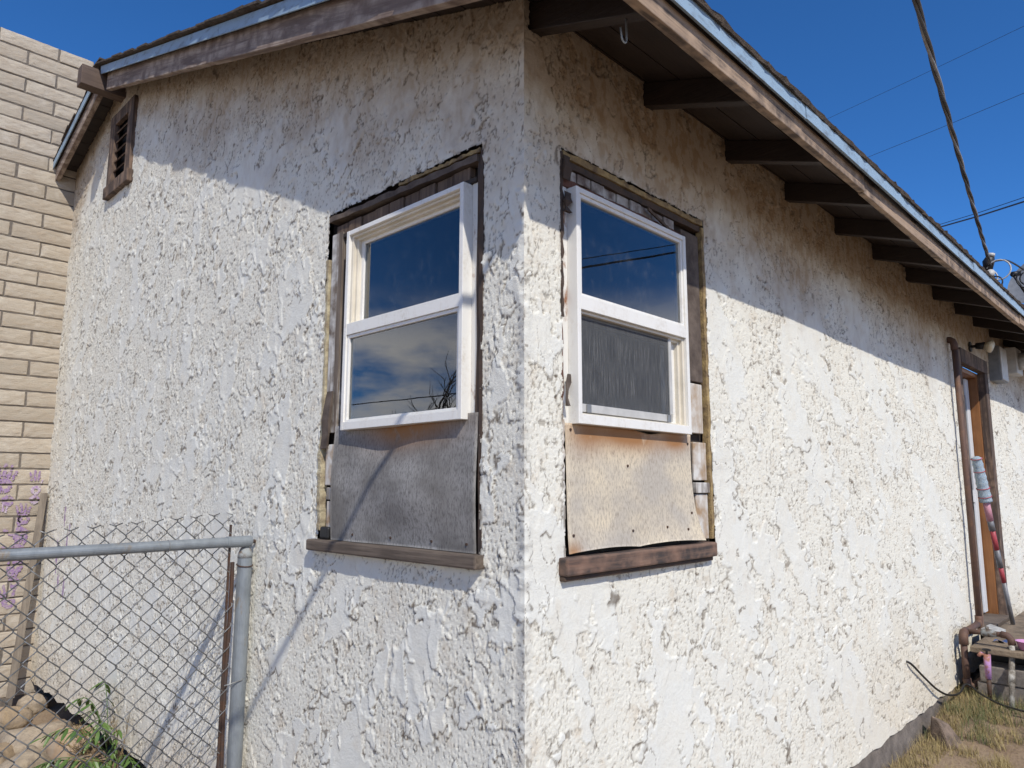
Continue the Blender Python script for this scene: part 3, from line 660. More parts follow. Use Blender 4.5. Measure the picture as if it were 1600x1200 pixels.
# left opening (gable wall)
OL = empty('window_opening', (0, .6, 1.28), parent=HOUSE); OL['label'] = 'torn-out opening round the gable window with bare wood and felt'
a, b, z0, z1 = OPEN_L
wpart('sheathing_board', 'L', [(a - .03, .20, .034, .05, 1.2, 2.66), (.92, b + .03, .034, .05, 1.2, 2.66), (.201, .919, .034, .05, 2.472, 2.66), (.201, .919, .036, .05, 1.2, 1.70)], SHEATH, OL, bev=0)
strip('tar_felt', 'L', ((a - .004, 1.29), (a - .002, 2.575)), -.004, .03, .014, FELT, OL, 11, .003)
strip('felt_flap', 'L', ((.192, 1.72), (.186, 2.56)), .004, .03, .02, FELT, OL, 12, .005)
strip('foam_strip', 'L', ((b - .012, 1.45), (b - .010, 2.40)), -.006, .02, .016, FOAMP, OL, 13, .004)
strip('foam_strip', 'L', ((b - .02, 1.33), (b - .008, 1.66)), -.010, .02, .02, FOAMP, OL, 14, .004)
wpart('trim_board', 'L', [(.985, b - .022, .000, .03, 1.70, 2.50)], GREYZ, OL)
strip('trim_board', 'L', ((.944, 1.69), (.940, 2.48)), .012, .03, .036, GREYZ, OL, 15, .002)
strip('felt_flap', 'L', ((1.028, 1.64), (1.000, 1.86)), -.014, -.006, .045, FELTG, OL, 16, .010)
for (q0, q1, zz0, zz1, dd, mt) in ((.985, 1.032, 1.50, 1.655, -.002, CHIPZ), (.990, 1.036, 1.445, 1.492, -.001, GREYZ), (.985, 1.034, 1.325, 1.44, .001, CHIPZ), (1.036, 1.056, 1.50, 1.65, .002, CHIPZ)):
    wpart('broken_board', 'L', [(q0, q1, dd, .03, zz0, zz1)], mt, OL, bev=.003)
wpart('wood_block', 'L', [(1.00, 1.058, -.012, .03, 1.298, 1.345)], BLACK, OL, bev=.008)
strip('felt_roll', 'L', ((.20, 2.535), (1.07, 2.553)), -.010, .03, .022, FELTG, OL, 17, .004, True)
strip('foam_strip', 'L', ((.19, 2.566), (.62, 2.578)), -.004, .02, .012, FOAM, OL, 18, .005, True)
rg = random.Random(8)
for i in range(9):
    u = .245 + i * .089
    wpart('lath_piece', 'L', [(u, u + .083, .006 + rg.uniform(-.003, .004), .03, 2.490, 2.533)], LATH, OL, bev=.002)
wpart('header_strip', 'L', [(.21, .985, .000, .03, 2.4715, 2.489)], SHEATH, OL, bev=.003)
wpart('sill', 'L', [(.160, 1.106, -.040, .03, 1.256, 1.297)], GREYW, OL, bev=.006)
def fnL(s, t, u, z, d):
    b_ = .050 * math.exp(-((s - .42) / .26) ** 2 - ((t - .40) / .26) ** 2) - .040 * math.exp(-((s - .62) / .17) ** 2 - ((t - 1.0) / .30) ** 2) + .010 * (1 - t) * math.cos(s * 7)
    curl = .003 * math.exp(-(s / .06) ** 2) + .012 * math.exp(-((1 - s) / .07) ** 2)
    edge = .003 * math.sin(t * math.pi) * (1 if s > .5 else -1) * (abs(2 * s - 1) ** 6)
    return (u - edge, -.002 + d - b_ * .6 - curl * math.sin(t * 3.1), z)
pn = panel('cover_panel', 'L', .192, .985, 1.299, 1.722, fnL, HBG, OL, lambda s, t: math.exp(-((s - .53) / .20) ** 2 - ((t - .93) / .14) ** 2) * 1.0 + .6 * math.exp(-((s - .3) / .2) ** 2 - ((t - .93) / .12) ** 2))
pn['label'] = 'warped grey hardboard under the gable window'
def nail(side, u, d, z, parent):
    mb = MB(); mb.tube([wp(side, u, d, z), wp(side, u, d - .004, z)], .0045, 8); part('nail_head', mb, RUST, parent)
for u in (.23, .40, .62, .84):
    q_ = fnL((u - .192) / .793, .06, u, 1.324, 0); nail('L', u, q_[1] + .001, 1.324, OL)

# right opening (eave wall)
OR = empty('window_opening', (.6, 0, 1.28), parent=HOUSE); OR['label'] = 'torn-out opening round the eave window with peeling wood and foam'
a, b, z0, z1 = OPEN_R
wpart('sheathing_board', 'R', [(a - .03, .19, .034, .05, 1.2, 2.66), (.885, b + .03, .034, .05, 1.2, 2.66), (.191, .884, .034, .05, 2.454, 2.66), (.191, .884, .036, .05, 1.2, 1.69)], SHEATH, OR, bev=0)
strip('tar_felt', 'R', ((a - .004, 2.02), (a - .004, 2.56)), -.005, .03, .012, FELT, OR, 21, .004)
strip('red_board', 'R', ((a - .002, 1.72), (a - .002, 2.28)), .004, .03, .012, REDW, OR, 22, .003)
strip('broken_board', 'R', ((a - .002, 1.29), (a - .002, 1.70)), .000, .03, .010, CHIPZ, OR, 23, .004)
for (zz, sz, sd) in ((2.36, .07, 24), (2.47, .08, 25), (1.74, .10, 26)):
    strip('felt_flap', 'R', ((a + .002, zz), (a + .010, zz + sz)), -.016, -.008, .022, FELTG if sd == 26 else FELT, OR, sd, .014)
strip('foam_strip', 'R', ((a + .01, 2.548), (b - .01, 2.548)), -.006, .02, .020, FOAM, OR, 27, .003, True)
strip('felt_strip', 'R', ((a + .004, 2.522), (b - .02, 2.522)), .002, .03, .024, FELT, OR, 28, .003, True)
rg = random.Random(9)
for i in range(9):
    u = .192 + i * .075
    wpart('lath_piece', 'R', [(u, u + .070, .010 + rg.uniform(-.003, .004), .03, 2.484 + rg.uniform(-.006, .004), 2.520)], LATHW, OR, bev=.002)
strip('red_board', 'R', ((.19, 2.455), (.90, 2.457)), .004, .03, .024, REDW, OR, 29, .004, True)
wpart('trim_board', 'R', [(.905, b - .030, .004, .03, 1.90, 2.50)], FELTG, OR, bev=.003)
wpart('trim_board', 'R', [(.930, b - .034, .008, .03, 1.70, 1.893)], CHIPZ, OR, bev=.003)
strip('red_board', 'R', ((.905, 1.68), (.905, 1.89)), .008, .03, .022, REDW, OR, 30, .002)
strip('foam_strip', 'R', ((b - .022, 1.30), (b - .020, 2.54)), -.006, .02, .020, FOAM, OR, 31, .0035)
for (q0, q1, zz0, zz1, dd, mt) in ((.945, b - .026, 1.52, 1.665, .004, CHIPZ), (.94, b - .024, 1.472, 1.512, -.006, GREYZ), (.95, b - .028, 1.30, 1.468, .003, CHIPZ), (.925, .944, 1.30, 1.66, .010, SHEATH)):
    wpart('broken_board', 'R', [(q0, q1, dd, .03, zz0, zz1)], mt, OR, bev=.003)
strip('lath_splinter', 'R', ((.66, 2.503), (.83, 2.452)), -.010, -.003, .012, LATH, OR, 32, .002, True)
wpart('sill', 'R', [(.142, 1.022, -.040, .03, 1.238, 1.290)], REDSILL, OR, bev=.006)
wpart('sill_underside_trim', 'R', [(.146, 1.012, -.026, .03, 1.222, 1.2375)], FELT, OR, bev=.004)
def fnR(s, t, u, z, d):
    b_ = .006 * math.sin(s * 8 + 1) * (1 - t) + .012 * math.exp(-((t - .5) / .35) ** 2 - ((s - .5) / .5) ** 2)
    flare = .018 * (1 - t) ** 4 * (.35 + .65 * abs(math.sin(s * 5.4 + .25))) + .02 * math.exp(-((1 - s) / .10) ** 2) * (1 - t) ** 2
    lift = (1 - t) ** 5 * (.009 * abs(math.sin(s * 2 * math.pi * .98)) ** .8) + .0 * s
    uu = u + .030 * max(0, s - .8) / .2 * (1 - t) ** 5 - .012 * math.sin(t * math.pi) * (s > .9) * ((s - .9) * 10)
    top = -.012 * math.exp(-((s - .62) / .10) ** 2) * t ** 10
    return (uu, .000 + d - b_ * .5 - flare, z + lift + top)
pn = panel('cover_panel', 'R', .186, .918, 1.298, 1.690, fnR, HBT, OR, lambda s, t: min(1, 1.2 * math.exp(-((s - .45) / .30) ** 2 - ((t - .94) / .13) ** 2) + 1.0 * math.exp(-((s - .86) / .12) ** 2 - ((t - .93) / .09) ** 2) + .9 * math.exp(-((s - .02) / .05) ** 2 - (t / .08) ** 2) + .6 * math.exp(-((s - .12) / .12) ** 2 - ((t - .92) / .16) ** 2)))
pn['label'] = 'warped tan hardboard under the eave window'
for (u, z) in ((.205, 1.35), (.52, 1.35), (.72, 1.352), (.50, 1.565), (.84, 1.34), (.88, 1.40), (.206, 1.67), (.895, 1.655)):
    q_ = fnR((u - .186) / .732, (z - 1.298) / .392, u, z, 0); nail('R', q_[0], q_[1] + .001, q_[2], OR)

# ------------------------------------------------------------------ door at the far end of the eave wall
DR = empty('door', (5.6, 0, .42), parent=HOUSE); DR['label'] = 'brown framed doorway with white door leaf and bare orange jamb'
def bx(name, mat, parent, *r, bev=.003): mb = MB(); mb.box(*r); return part(name, mb, mat, parent, bev=bev)
bx('casing', VENTW, DR, 5.06, 5.16, -.03, .14, .40, 2.60); bx('casing', VENTW, DR, 6.00, 6.12, -.03, .03, .40, 2.50); bx('head_casing', VENTW, DR, 5.161, 6.12, -.032, .03, 2.501, 2.62)
bx('jamb', ORANGEW, DR, 5.985, 6.02, .031, .165, .40, 2.50); bx('head_jamb', ORANGEW, DR, 5.16, 5.984, .031, .14, 2.46, 2.50)
bx('door_leaf', DOORW, DR, 5.20, 5.965, .115, .15, .42, 2.45)
bx('door_rail', DOORW, DR, 5.86, 5.963, .098, .1145, .43, 2.449); bx('door_rail', DOORW, DR, 5.21, 5.859, .100, .1145, 1.36, 1.46)
bx('door_window', GREYBOX, DR, 5.30, 5.8585, .108, .1146, 1.47, 2.30); bx('door_backing', SHEATH, DR, 5.02, 6.15, .168, .18, .3, 2.75, bev=0); bx('threshold', GREYW, DR, 5.16, 6.0, -.06, .14, .36, .41)

# ------------------------------------------------------------------ brick building beside the gable
BW = empty('brick_wall', (-0.6, 5.0, 0), 'tall beige slump-block wall standing against the gable end', 'brick wall')
YB = 4.945; CH = 0.1163; NC = 43; ZT = 4.99
bx('mortar_bed', MORTAR, BW, -1.45, 0.045, YB + .008, YB + .28, -.3, ZT - .006, bev=0)
def brick_mesh(L, seed):
    rg = np.random.RandomState(seed); H = CH - .0105; vs = []; fs = []
    us = [0, .0045] + list(np.linspace(.03, L - .03, max(3, int(L / .04)))) + [L - .0045, L]; ts = [0, .0045, .03, .055, .08, H - .0045, H]; nx = len(us) - 1; nz = len(ts) - 1
    for j, t in enumerate(ts):
        sag = (rg.rand(nx + 1) - .5) * .0045
        for i, u_ in enumerate(us):
            edge = i in (0, nx) or j in (0, nz); rim = i in (1, nx - 1) or j in (1, nz - 1)
            y = (.006 if edge else (.0005 if rim else -.0028 * rg.rand() - .001))
            vs.append((u_ + (rg.rand() - .5) * .004 * (i in (0, nx)), y, t - H / 2 + sag[i] * (j in (0, 1, nz, nz - 1))))
    N = len(vs); vs += [(x, .05, z) for x, y, z in vs]
    for j in range(nz):
        for i in range(nx):
            q0 = j * (nx + 1) + i; fs.append((q0, q0 + 1, q0 + nx + 2, q0 + nx + 1))
    ring = list(range(nx + 1)) + [(j + 1) * (nx + 1) - 1 for j in range(1, nz + 1)] + [nz * (nx + 1) + i for i in range(nx - 1, -1, -1)] + [j * (nx + 1) for j in range(nz - 1, 0, -1)]
    for i in range(len(ring)):
        p_, q_ = ring[i], ring[(i + 1) % len(ring)]; fs.append((q_, p_, N + p_, N + q_))
    me = bpy.data.meshes.new('brick'); me.from_pydata(vs, [], fs); me.materials.append(BRICK); return me
BF = [brick_mesh(.389, s) for s in range(7)]; BHALF = [brick_mesh(.187, 20 + s) for s in range(3)]
BF2 = [brick_mesh(.444, 40 + s) for s in range(6)]; BH2 = [brick_mesh(.240, 60 + s) for s in range(6)]
rg = random.Random(3)
for r in range(NC):
    z = ZT - CH * (r + .5)
    if r % 2 == 0: segs = [(-.190, 'H'), (-.592, 'f'), (-.994, 'f'), (-1.396, 'f')]
    else: segs = [(-.394, 'F'), (-.796, 'f'), (-1.198, 'f'), (-1.40, 'h')]
    for (x, t) in segs:
        inst('brick', rg.choice({'f': BF, 'h': BHALF, 'F': BF2, 'H': BH2}[t]), BW, (x + rg.uniform(-.003, .003), YB + rg.uniform(-.002, .003), z))
# handprints
def hand(name, cx, cz, size, rot, mat, parent, fingers=(1, 1, 1, 1, 1), palm=True, seed=0):
    """dry, broken hand print: a paint film only where the hand touched the block faces"""
    c = .0024; n = int(size * 1.25 / c); gx = (np.arange(-n, n + 1)) * c; X, Z = np.meshgrid(gx, gx)
    x = (X * math.cos(rot) + Z * math.sin(rot)) / size; z = (-X * math.sin(rot) + Z * math.cos(rot)) / size
    d = np.full(X.shape, 9.0)
    if palm:
        d = np.minimum(np.hypot(x / 1.05, (z + .02) / .95) - .37, np.hypot((x - .02) / 1.0, (z + .22) / .8) - .30)
        d = np.maximum(d, .15 - np.hypot(x - .05, z + .06))
    for i, (bx_, bz, an, ln) in enumerate(((-.40, -.10, 2.45, .46), (-.29, .40, 1.80, .52), (-.09, .46, 1.63, .62), (.12, .44, 1.48, .58), (.32, .36, 1.25, .42))):
        if not fingers[i]: continue
        dx, dz = math.cos(an), math.sin(an); t = np.clip((x - bx_) * dx + (z - bz) * dz, 0, ln)
        q = np.hypot(x - bx_ - dx * t, z - bz - dz * t) - (.088 - .02 * t / ln); q = np.where(np.abs(t - ln * .5) < .025, q + .05, q); d = np.minimum(d, q)
    ws = cx + X; wz = cz + Z
    d = d + .045 * P(ws * 60, wz * 60, 500 + seed) + .04 * P(ws * 140, wz * 140, 510 + seed)
    dry = P(ws * 55, wz * 30, 520 + seed) + .7 * P(ws * 150, wz * 110, 530 + seed)
    row = np.floor((ZT - wz) / CH); fz = np.mod(ZT - wz, CH); xj = np.where(np.mod(row, 2) == 0, -.196, -.400)
    joint = (fz < .008) | (fz > CH - .008) | (np.abs(ws - xj) < .009) | (np.abs(ws - xj + .402) < .009)
    keep = (d < 0) & (dry < .60) & ~joint & (ws < .0)
    q = grid_quads(*X.shape)[keep[:-1, :-1]]
    if len(q) == 0: return
    co = np.stack([ws, np.full(ws.shape, YB - .0066 - .0004 * (seed % 7)), wz], -1).reshape(-1, 3); used = np.zeros(len(co), bool); used[q.ravel()] = True; rm_ = np.cumsum(used) - 1
    me = np_mesh(name, co[used] - np.array([cx, YB, cz]), rm_[q], mat, False); o = bpy.data.objects.new(name, me); link(o, parent, (cx, YB, cz)); return o
for (x, z, s_, r_, f_, p_) in ((-.285, 1.50, .135, -.1, (0, 1, 1, 1, 1), True), (-.085, 1.495, .10, 0, (0, 1, 1, 1, 0), False), (-.085, 1.465, .085, 0, (0, 0, 0, 0, 1), True), (-.09, 1.395, .085, .3, (0, 0, 0, 0, 0), True), (-.255, 1.39, .10, .3, (0, 0, 0, 0, 0), True),
                              (-.145, 1.255, .10, .1, (0, 1, 1, 1, 1), True), (-.285, 1.27, .09, .1, (0, 0, 1, 1, 1), False), (-.16, 1.15, .13, 0, (1, 0, 1, 0, 0), True), (-.165, 1.03, .12, 0, (1, 0, 1, 1, 1), True), (-.17, .92, .13, .0, (0, 0, 0, 0, 0), True), (-.17, .80, .10, 0, (0, 1, 1, 1, 0), True), (-.19, .66, .11, .2, (0, 1, 1, 0, 1), True), (-.30, .64, .10, .2, (0, 1, 1, 0, 0), True)):
    hand('handprint', x, z, s_, r_, PURPLE if s_ > .09 else PURPLEF, BW, f_, p_, int(abs(x * 1000) + z * 10))

# ------------------------------------------------------------------ chain-link fence
FE = empty('chain_link_fence', (-.04, 1.586, 0), 'galvanised chain-link fence ending in a post at the stucco wall', 'fence')
FY = 1.586
mb = MB(); mb.tube([(-.045, FY, -.3), (-.045, FY, .6), (-.045, FY, 1.195)], .030, 20); part('post', mb, GALV, FE, smooth=False)
mb = MB(); mb.tube([(-.045, FY, 1.195), (-.045, FY, 1.212), (-.046, FY, 1.232), (-.05, FY, 1.244)], [.031, .029, .022, .010], 20); part('post_cap', mb, CAPM, FE, smooth=True)
mb = MB(); mb.tube([(-2.2, FY - .012, 1.262), (-1.0, FY - .012, 1.262), (-.075, FY - .012, 1.264)], .021, 20); part('top_rail', mb, GALV, FE, smooth=False)
mb = MB(); mb.tube([(-.135, FY - .012, 1.264), (-.075, FY - .012, 1.264), (-.030, FY - .012, 1.264), (-.026, FY - .012, 1.264)], [.0235, .0235, .0235, .019], 20); part('rail_end_cup', mb, GALV, FE)
mb = MB(); mb.tube([(-.045, FY - .014, 1.262), (-.010, FY - .014, 1.262)], .008, 8); part('bolt', mb, RUST, FE)
mb = MB(); mb.tube([(-.045 + .032 * math.cos(t), FY + .032 * math.sin(t), 1.165 + .006 * math.sin(t)) for t in np.linspace(0, 2 * math.pi, 17)], .0028, 6); part('tension_band', mb, RUST, FE)
mb = MB(); mb.box(-.118, -.110, FY - .003, FY + .005, .02, 1.335); part('tension_bar', mb, RUST, FE)
mb = MB(); mb.tube([(-.100 + .003 * math.sin(t * 9), FY, .05 + 1.13 * t) for t in np.linspace(0, 1, 12)], .009, 8); part('rebar', mb, RUST, FE)
Wd = .0745
def ztop(x): return 1.355 + (x + .19) * .070
nw = 36
for j in range(nw):
    xr = -.112 - j * Wd / 2; pts = []; rg2 = random.Random(j)
    zt = ztop(xr) + .012; kx = 0; z = zt + (Wd / 2 * .35)
    pts.append((xr - Wd / 2 * (.62 if j % 2 == 0 else .38), FY + .001, z))
    z = zt - Wd / 2 * .0
    while z > 0.03:
        side_ = (kx + j) % 2
        x = xr - (Wd / 2 + .0012) * side_ + .0012 * (1 - side_) + rg2.uniform(-.0018, .0018)
        sg = 1 if side_ else -1
        pts.append((x, FY + .0022 * sg, z + .003)); pts.append((x, FY - .0022 * sg, z - .003)); z -= Wd / 2 * 1.06; kx += 1
    mb = MB(); mb.tube(pts, .0023, 5); part('wire', mb, WIRE if j % 9 else WIREB, FE, smooth=True)
for i, z in enumerate((.98, .90, .82, .74, .655, .575)):
    mb = MB(); mb.tube([(-.15, FY, z - .03), (-.120, FY - .006, z), (-.100, FY - .012, z + .02), (-.096, FY - .012, z + .032), (-.100, FY - .008, z + .036)], .0016, 6); part('wire_end', mb, WIREB, FE, smooth=True)
for z in (.70,):
    mb = MB(); mb.tube([(-.115, FY - .02, z - .008), (-.09, FY - .025, z - .004), (-.05, FY - .034, z + .004), (-.012, FY - .012, z + .016), (-.01, FY + .01, z + .018)], .0022, 6); part('tie_wire', mb, WIREB, FE, smooth=True)
mb = MB(); mb.tube([(-.36 + .022 * math.cos(t), FY - .012 + .022 * math.sin(t), 1.262) if False else (-.37, FY - .012 + .023 * math.cos(t), 1.262 + .023 * math.sin(t)) for t in np.linspace(0, 2 * math.pi, 15)], .0018, 6); part('tie_wire', mb, WIREB, FE)

# leaning stake
mb = MB()
p0, p1 = Vector((-.15, 4.80, .02)), Vector((-.035, 4.895, 1.44)); ax = (p1 - p0).normalized(); sx = Vector((1, -.2, 0)); sx = (sx - ax * sx.dot(ax)).normalized(); sy = ax.cross(sx)
mb.hexa([p0 - sx * .026 - sy * .02, p0 + sx * .026 - sy * .02, p0 + sx * .026 + sy * .02, p0 - sx * .026 + sy * .02, p1 - sx * .022 - sy * .02, p1 + sx * .022 - sy * .02, p1 + sx * .022 + sy * .02, p1 - sx * .022 + sy * .02])
part('wooden_stake', mb, STAKEW, None, bev=.003, label='grey weathered wooden stake leaning against the beige block wall', cat='stake')

# ------------------------------------------------------------------ stones by the gable
def rock(name, loc, rad, seed, mat, label, sq=(1, .85, .65), rot=0.0, group=None, pw=18.0):
    rg = np.random.RandomState(seed); mb = MB(); nu, nv = 40, 24; ph = rg.rand(8) * 6
    NP = 16 if pw < 20 else 10
    pl = [Vector(rg.randn(3)).normalized() for _ in range(NP)] + [Vector(v_) for v_ in ((0, 0, 1), (0, 0, -1), (1, 0, 0), (-1, 0, 0), (0, 1, 0), (0, -1, 0))]; ph_ = [rg.uniform(.78 if pw < 20 else .6, 1.0) for _ in range(NP)] + [1.0] * 6
    def fn(s, t):
        th = s * 2 * math.pi; el = (t - .5) * math.pi; d = Vector((math.cos(th) * math.cos(el), math.sin(th) * math.cos(el), math.sin(el)))
        k_ = sum((max(d.dot(n_), 0) / h_) ** pw for n_, h_ in zip(pl, ph_)) ** (-1 / pw)
        k_ = min(k_, 1.2) * (1 + .02 * math.sin(23 * d.y + ph[3]) * math.sin(19 * d.z + ph[4]) + .03 * math.sin(6 * d.x + ph[0]) * math.sin(7 * d.y + ph[1]) + .015 * math.sin(15 * d.z + ph[2] + 9 * d.x))
        p_ = d * k_ * rad; x, y_ = p_.x * sq[0], p_.y * sq[1]
        return (loc[0] + x * math.cos(rot) - y_ * math.sin(rot), loc[1] + x * math.sin(rot) + y_ * math.cos(rot), loc[2] + p_.z * sq[2])
    mb.grid(fn, nu, nv); return part(name, mb, mat, None, smooth=True, label=label, cat='stone', group=group)
def rk(x, y, r, seed, mat, label, sq=(1, .85, .65), rot=0.0, dz=0.0): rock('stone', (x, y, gzf(x, y) + .88 * r * sq[2] * .6 + dz), .88 * r, seed, mat, label, sq, rot, 'river stones by the gable wall')
rk(-.26, 4.36, .16, 1, STONE, 'round tan stone at the foot of the wooden stake, topmost of the pile', (1.0, .9, .62), .3, .05)
rk(-.21, 3.86, .21, 2, STONE, 'broad pale stone in front of the topmost stone of the pile', (1.15, .9, .6), -.2, .02)
rk(-.05, 3.62, .15, 3, STONEO, 'orange-brown stone beside the dark gap under the gable wall', (.85, 1.2, .80), .4, .0)
rk(-.36, 3.38, .15, 4, STONE, 'reddish round stone at the bottom left corner of the picture', (1, 1, .7), .2, .03)
rk(-.19, 3.36, .15, 5, STONE, 'flat tan stone below the broad pale stone', (1.2, .8, .5), -.3)
rk(-.45, 4.2, .22, 6, STONE, 'large stone at the left edge beside the block wall', (1, .9, .7), .6)
rk(-.42, 3.75, .16, 7, STONE, 'grey-tan stone left of the broad pale stone', (1, .8, .7), 1.0)
rk(-.08, 3.30, .12, 8, STONEO, 'small orange stone under the green weed leaves', (1.1, .9, .6), .1)
rk(-.02, 4.74, .10, 9, STONE, 'small broken stone wedged at the block wall corner', (1, .8, .8), .2, .02)
rk(-.27, 3.10, .14, 10, STONE, 'pale stone under the lower edge of the chain-link mesh', (1, .9, .6), .8)

rg = random.Random(61)
small = ['small tan pebble stone beside the flat tan stone', 'small grey pebble stone left of the green weed', 'small pale stone resting between the broad pale stone and the orange stone', 'little brown stone below the dark gap under the gable wall', 'little tan stone next to the wooden stake foot', 'little grey stone at the lower left corner', 'small tan stone in front of the dark gap beside the orange stone', 'little pale stone under the weed leaves']
for i, (x, y) in enumerate(((-.28, 3.22), (-.16, 3.12), (-.13, 3.98), (-.03, 4.05), (-.12, 4.66), (-.40, 3.18), (-.02, 3.86), (-.16, 3.28))):
    rk(x, y, rg.uniform(.055, .085), 70 + i, STONE if i % 3 else STONEO, small[i], (1.1, .9, .75), rg.uniform(0, 3), .03)
# ------------------------------------------------------------------ green weed by the gable wall
PL = empty('green_weed', (-.07, 3.02, gzf(-.07, 3.02)), 'leafy green weed with narrow leaflets growing at the gable wall', 'weed')
lm = MB(); n = 6
lv = []; 
for i in range(n + 1):
    t = i / n; w = .0125 * math.sin(math.pi * min(1, t * 1.02)) ** .7 * (1 - .35 * t); lv += [(t * .085, -w, -.012 * t * t), (t * .085, 0, -.012 * t * t - .003), (t * .085, w, -.012 * t * t)]
lf = []
for i in range(n):
    for j in range(2): lf.append((i * 3 + j, (i + 1) * 3 + j, (i + 1) * 3 + j + 1, i * 3 + j + 1))
LME = bpy.data.meshes.new('leaflet'); LME.from_pydata(lv, [], lf); LME.materials.append(LEAF)
rg = random.Random(21); base = Vector((-.07, 3.02, gzf(-.07, 3.02)))
fronds = [(2.5, .16, .40), (2.9, .20, .34), (3.3, .12, .36), (2.1, .28, .30), (3.7, .22, .28), (4.2, .18, .30), (4.7, .15, .28), (5.2, .20, .25), (1.8, .36, .26), (3.0, .34, .30), (2.4, .44, .22), (4.0, .38, .24), (1.6, .50, .16), (2.75, .05, .32), (3.5, .04, .30)]
for i, (an, h, ln) in enumerate(fronds):
    d = Vector((math.cos(an) * .62, math.sin(an), 0)).normalized(); st = base + Vector((0, 0, h * .55))
    pts = [st + d * ln * t + Vector((0, 0, h * .55 * math.sin(min(1, t * 1.3) * 1.5) - .20 * ln * t * t)) for t in np.linspace(0, 1, 9)]
    pts = [Vector((min(p_.x, -.015), p_.y, p_.z)) for p_ in pts]
    mb = MB(); mb.tube([base] + pts if i < 4 else pts, .0022, 5); fr = part('frond_stem', mb, LEAF, PL, smooth=True)
    for j in range(2, 9):
        p_ = pts[j]; dirv = (pts[j] - pts[j - 1]).normalized(); az = math.atan2(dirv.y, dirv.x)
        for sgn in (-1, 1) if j < 8 else (0,):
            o = inst('leaflet', LME, fr, p_, (rg.uniform(-.3, .3), .5 + rg.uniform(-.25, .3), az + sgn * (1.0 + rg.uniform(-.2, .2))), [rg.uniform(.75, 1.15)] * 3)
# upright shoot
pts = [base + Vector((-.0 - .008 * math.sin(t * 5), -.14 * t, .33 * t)) for t in np.linspace(0, 1, 9)]
mb = MB(); mb.tube(pts, .003, 5); fr = part('frond_stem', mb, LEAF, PL, smooth=True)
for j in range(3, 9):
    for k_ in range(4): inst('leaflet', LME, fr, pts[j], (rg.uniform(-.4, .4), rg.uniform(.2, .9), rg.uniform(2.2, 5.5)), [rg.uniform(.45, .75)] * 3)
# dry weeds
def weed(label, x, y, seed, hgt=.34, n=14):
    rg = random.Random(seed); z = gzf(x, y); root = empty('dry_weed', (x, y, z), label, 'weed', 'dead weeds along the house')
    for i in range(n):
        an = rg.uniform(1.6, 4.7); ln = rg.uniform(.4, 1) * hgt; p_ = Vector((x, y, z)); pts = [p_.copy()]; d = Vector((math.cos(an) * .35, math.sin(an) * .5, 1)).normalized()
        for s_ in range(6):
            d = (d + Vector((rg.uniform(-.25, .25), rg.uniform(-.3, .3), rg.uniform(-.25, .1)))).normalized(); p_ = p_ + d * ln / 6; p_.x = min(p_.x, -.012); pts.append(p_.copy())
        mb = MB(); mb.tube(pts, [.0022 * (1 - .1 * q_) for q_ in range(7)], 4); sp = pts[-1]
        for q_ in range(4):
            e = sp + Vector((rg.uniform(-.02, .0), rg.uniform(-.03, .03), rg.uniform(-.02, .02))); mb.tube([pts[-3 + q_ % 3], e], .0012, 4)
        part('stalk', mb, DRYW, root)
weed('dead straw-coloured weed standing in front of the dark gap', -.05, 3.42, 31, .30, 16)
weed('tangle of dead twigs behind the green weed', -.04, 2.95, 32, .42, 18)

# ------------------------------------------------------------------ stoop, pipes and small things at the door
ST = empty('stoop', (4.33, -.6, .1), 'low stoop of grey concrete blocks under a dirty slab by the door', 'step')
mb = MB(); rg = random.Random(2)
bx('slab', plain('dirty_slab', (0.27, 0.205, 0.14), 0.95, var=0.4, scale=7, bump=0.8, dist=0.012), ST, 4.30, 6.5, -1.35, -.11, .386, .424, bev=.006)
for c_, (zz0, zz1) in enumerate(((.085, .196), (.2, .305))):
    for i in range(3):
        yy = -.130 - .402 * i - (.02 if c_ else 0)
        bx('concrete_block', BLOCK, ST, 4.325 + rg.uniform(-.004, .004), 4.52, yy - .394, yy, zz0, zz1, bev=.006)
for i in range(2): bx('concrete_block', BLOCK, ST, 6.2, 6.4, -.55 - .6 * i, -.15 - .6 * i, .05, .38, bev=.006)
bx('slab_support', BLACK, ST, 4.60, 6.2, -1.2, -.16, .10, .384, bev=0)
GP = empty('gas_pipe', (4.45, -.07, .1), 'rusty brown riser pipe bent beside the doorway with grey valve branch', 'pipe')
def tp(name, pts, r, mat, parent, n=14, smooth=True): mb = MB(); mb.tube(pts, r, n); return part(name, mb, mat, parent, smooth=smooth)
tp('riser', [(4.885, -.055, .50), (4.885, -.055, 1.5), (4.875, -.05, 2.56)], .021, RUSTP, GP)
tp('riser_elbow', [(4.875, -.05, 2.555), (4.875, -.05, 2.60), (4.876, -.042, 2.625), (4.885, -.02, 2.64), (4.89, .01, 2.64)], .026, RUSTP, GP)
tp('elbow', [(4.885, -.055, .545), (4.885, -.055, .515), (4.875, -.055, .498), (4.85, -.056, .49), (4.82, -.057, .49)], .027, RUSTP, GP)
tp('cross_pipe', [(4.83, -.057, .492), (4.40, -.064, .497)], .022, RUSTP, GP)
tp('elbow', [(4.44, -.064, .497), (4.375, -.065, .495), (4.352, -.066, .478), (4.345, -.066, .42)], .029, RUSTP, GP)
tp('down_pipe', [(4.345, -.066, .45), (4.345, -.066, .17)], .021, RUSTP, GP)
tp('elbow', [(4.345, -.066, .20), (4.345, -.07, .165), (4.36, -.09, .150), (4.38, -.12, .165)], .027, RUSTP, GP)
tp('stub_pipe', [(4.365, -.095, .150), (4.41, -.16, .21)], .020, RUSTP, GP)
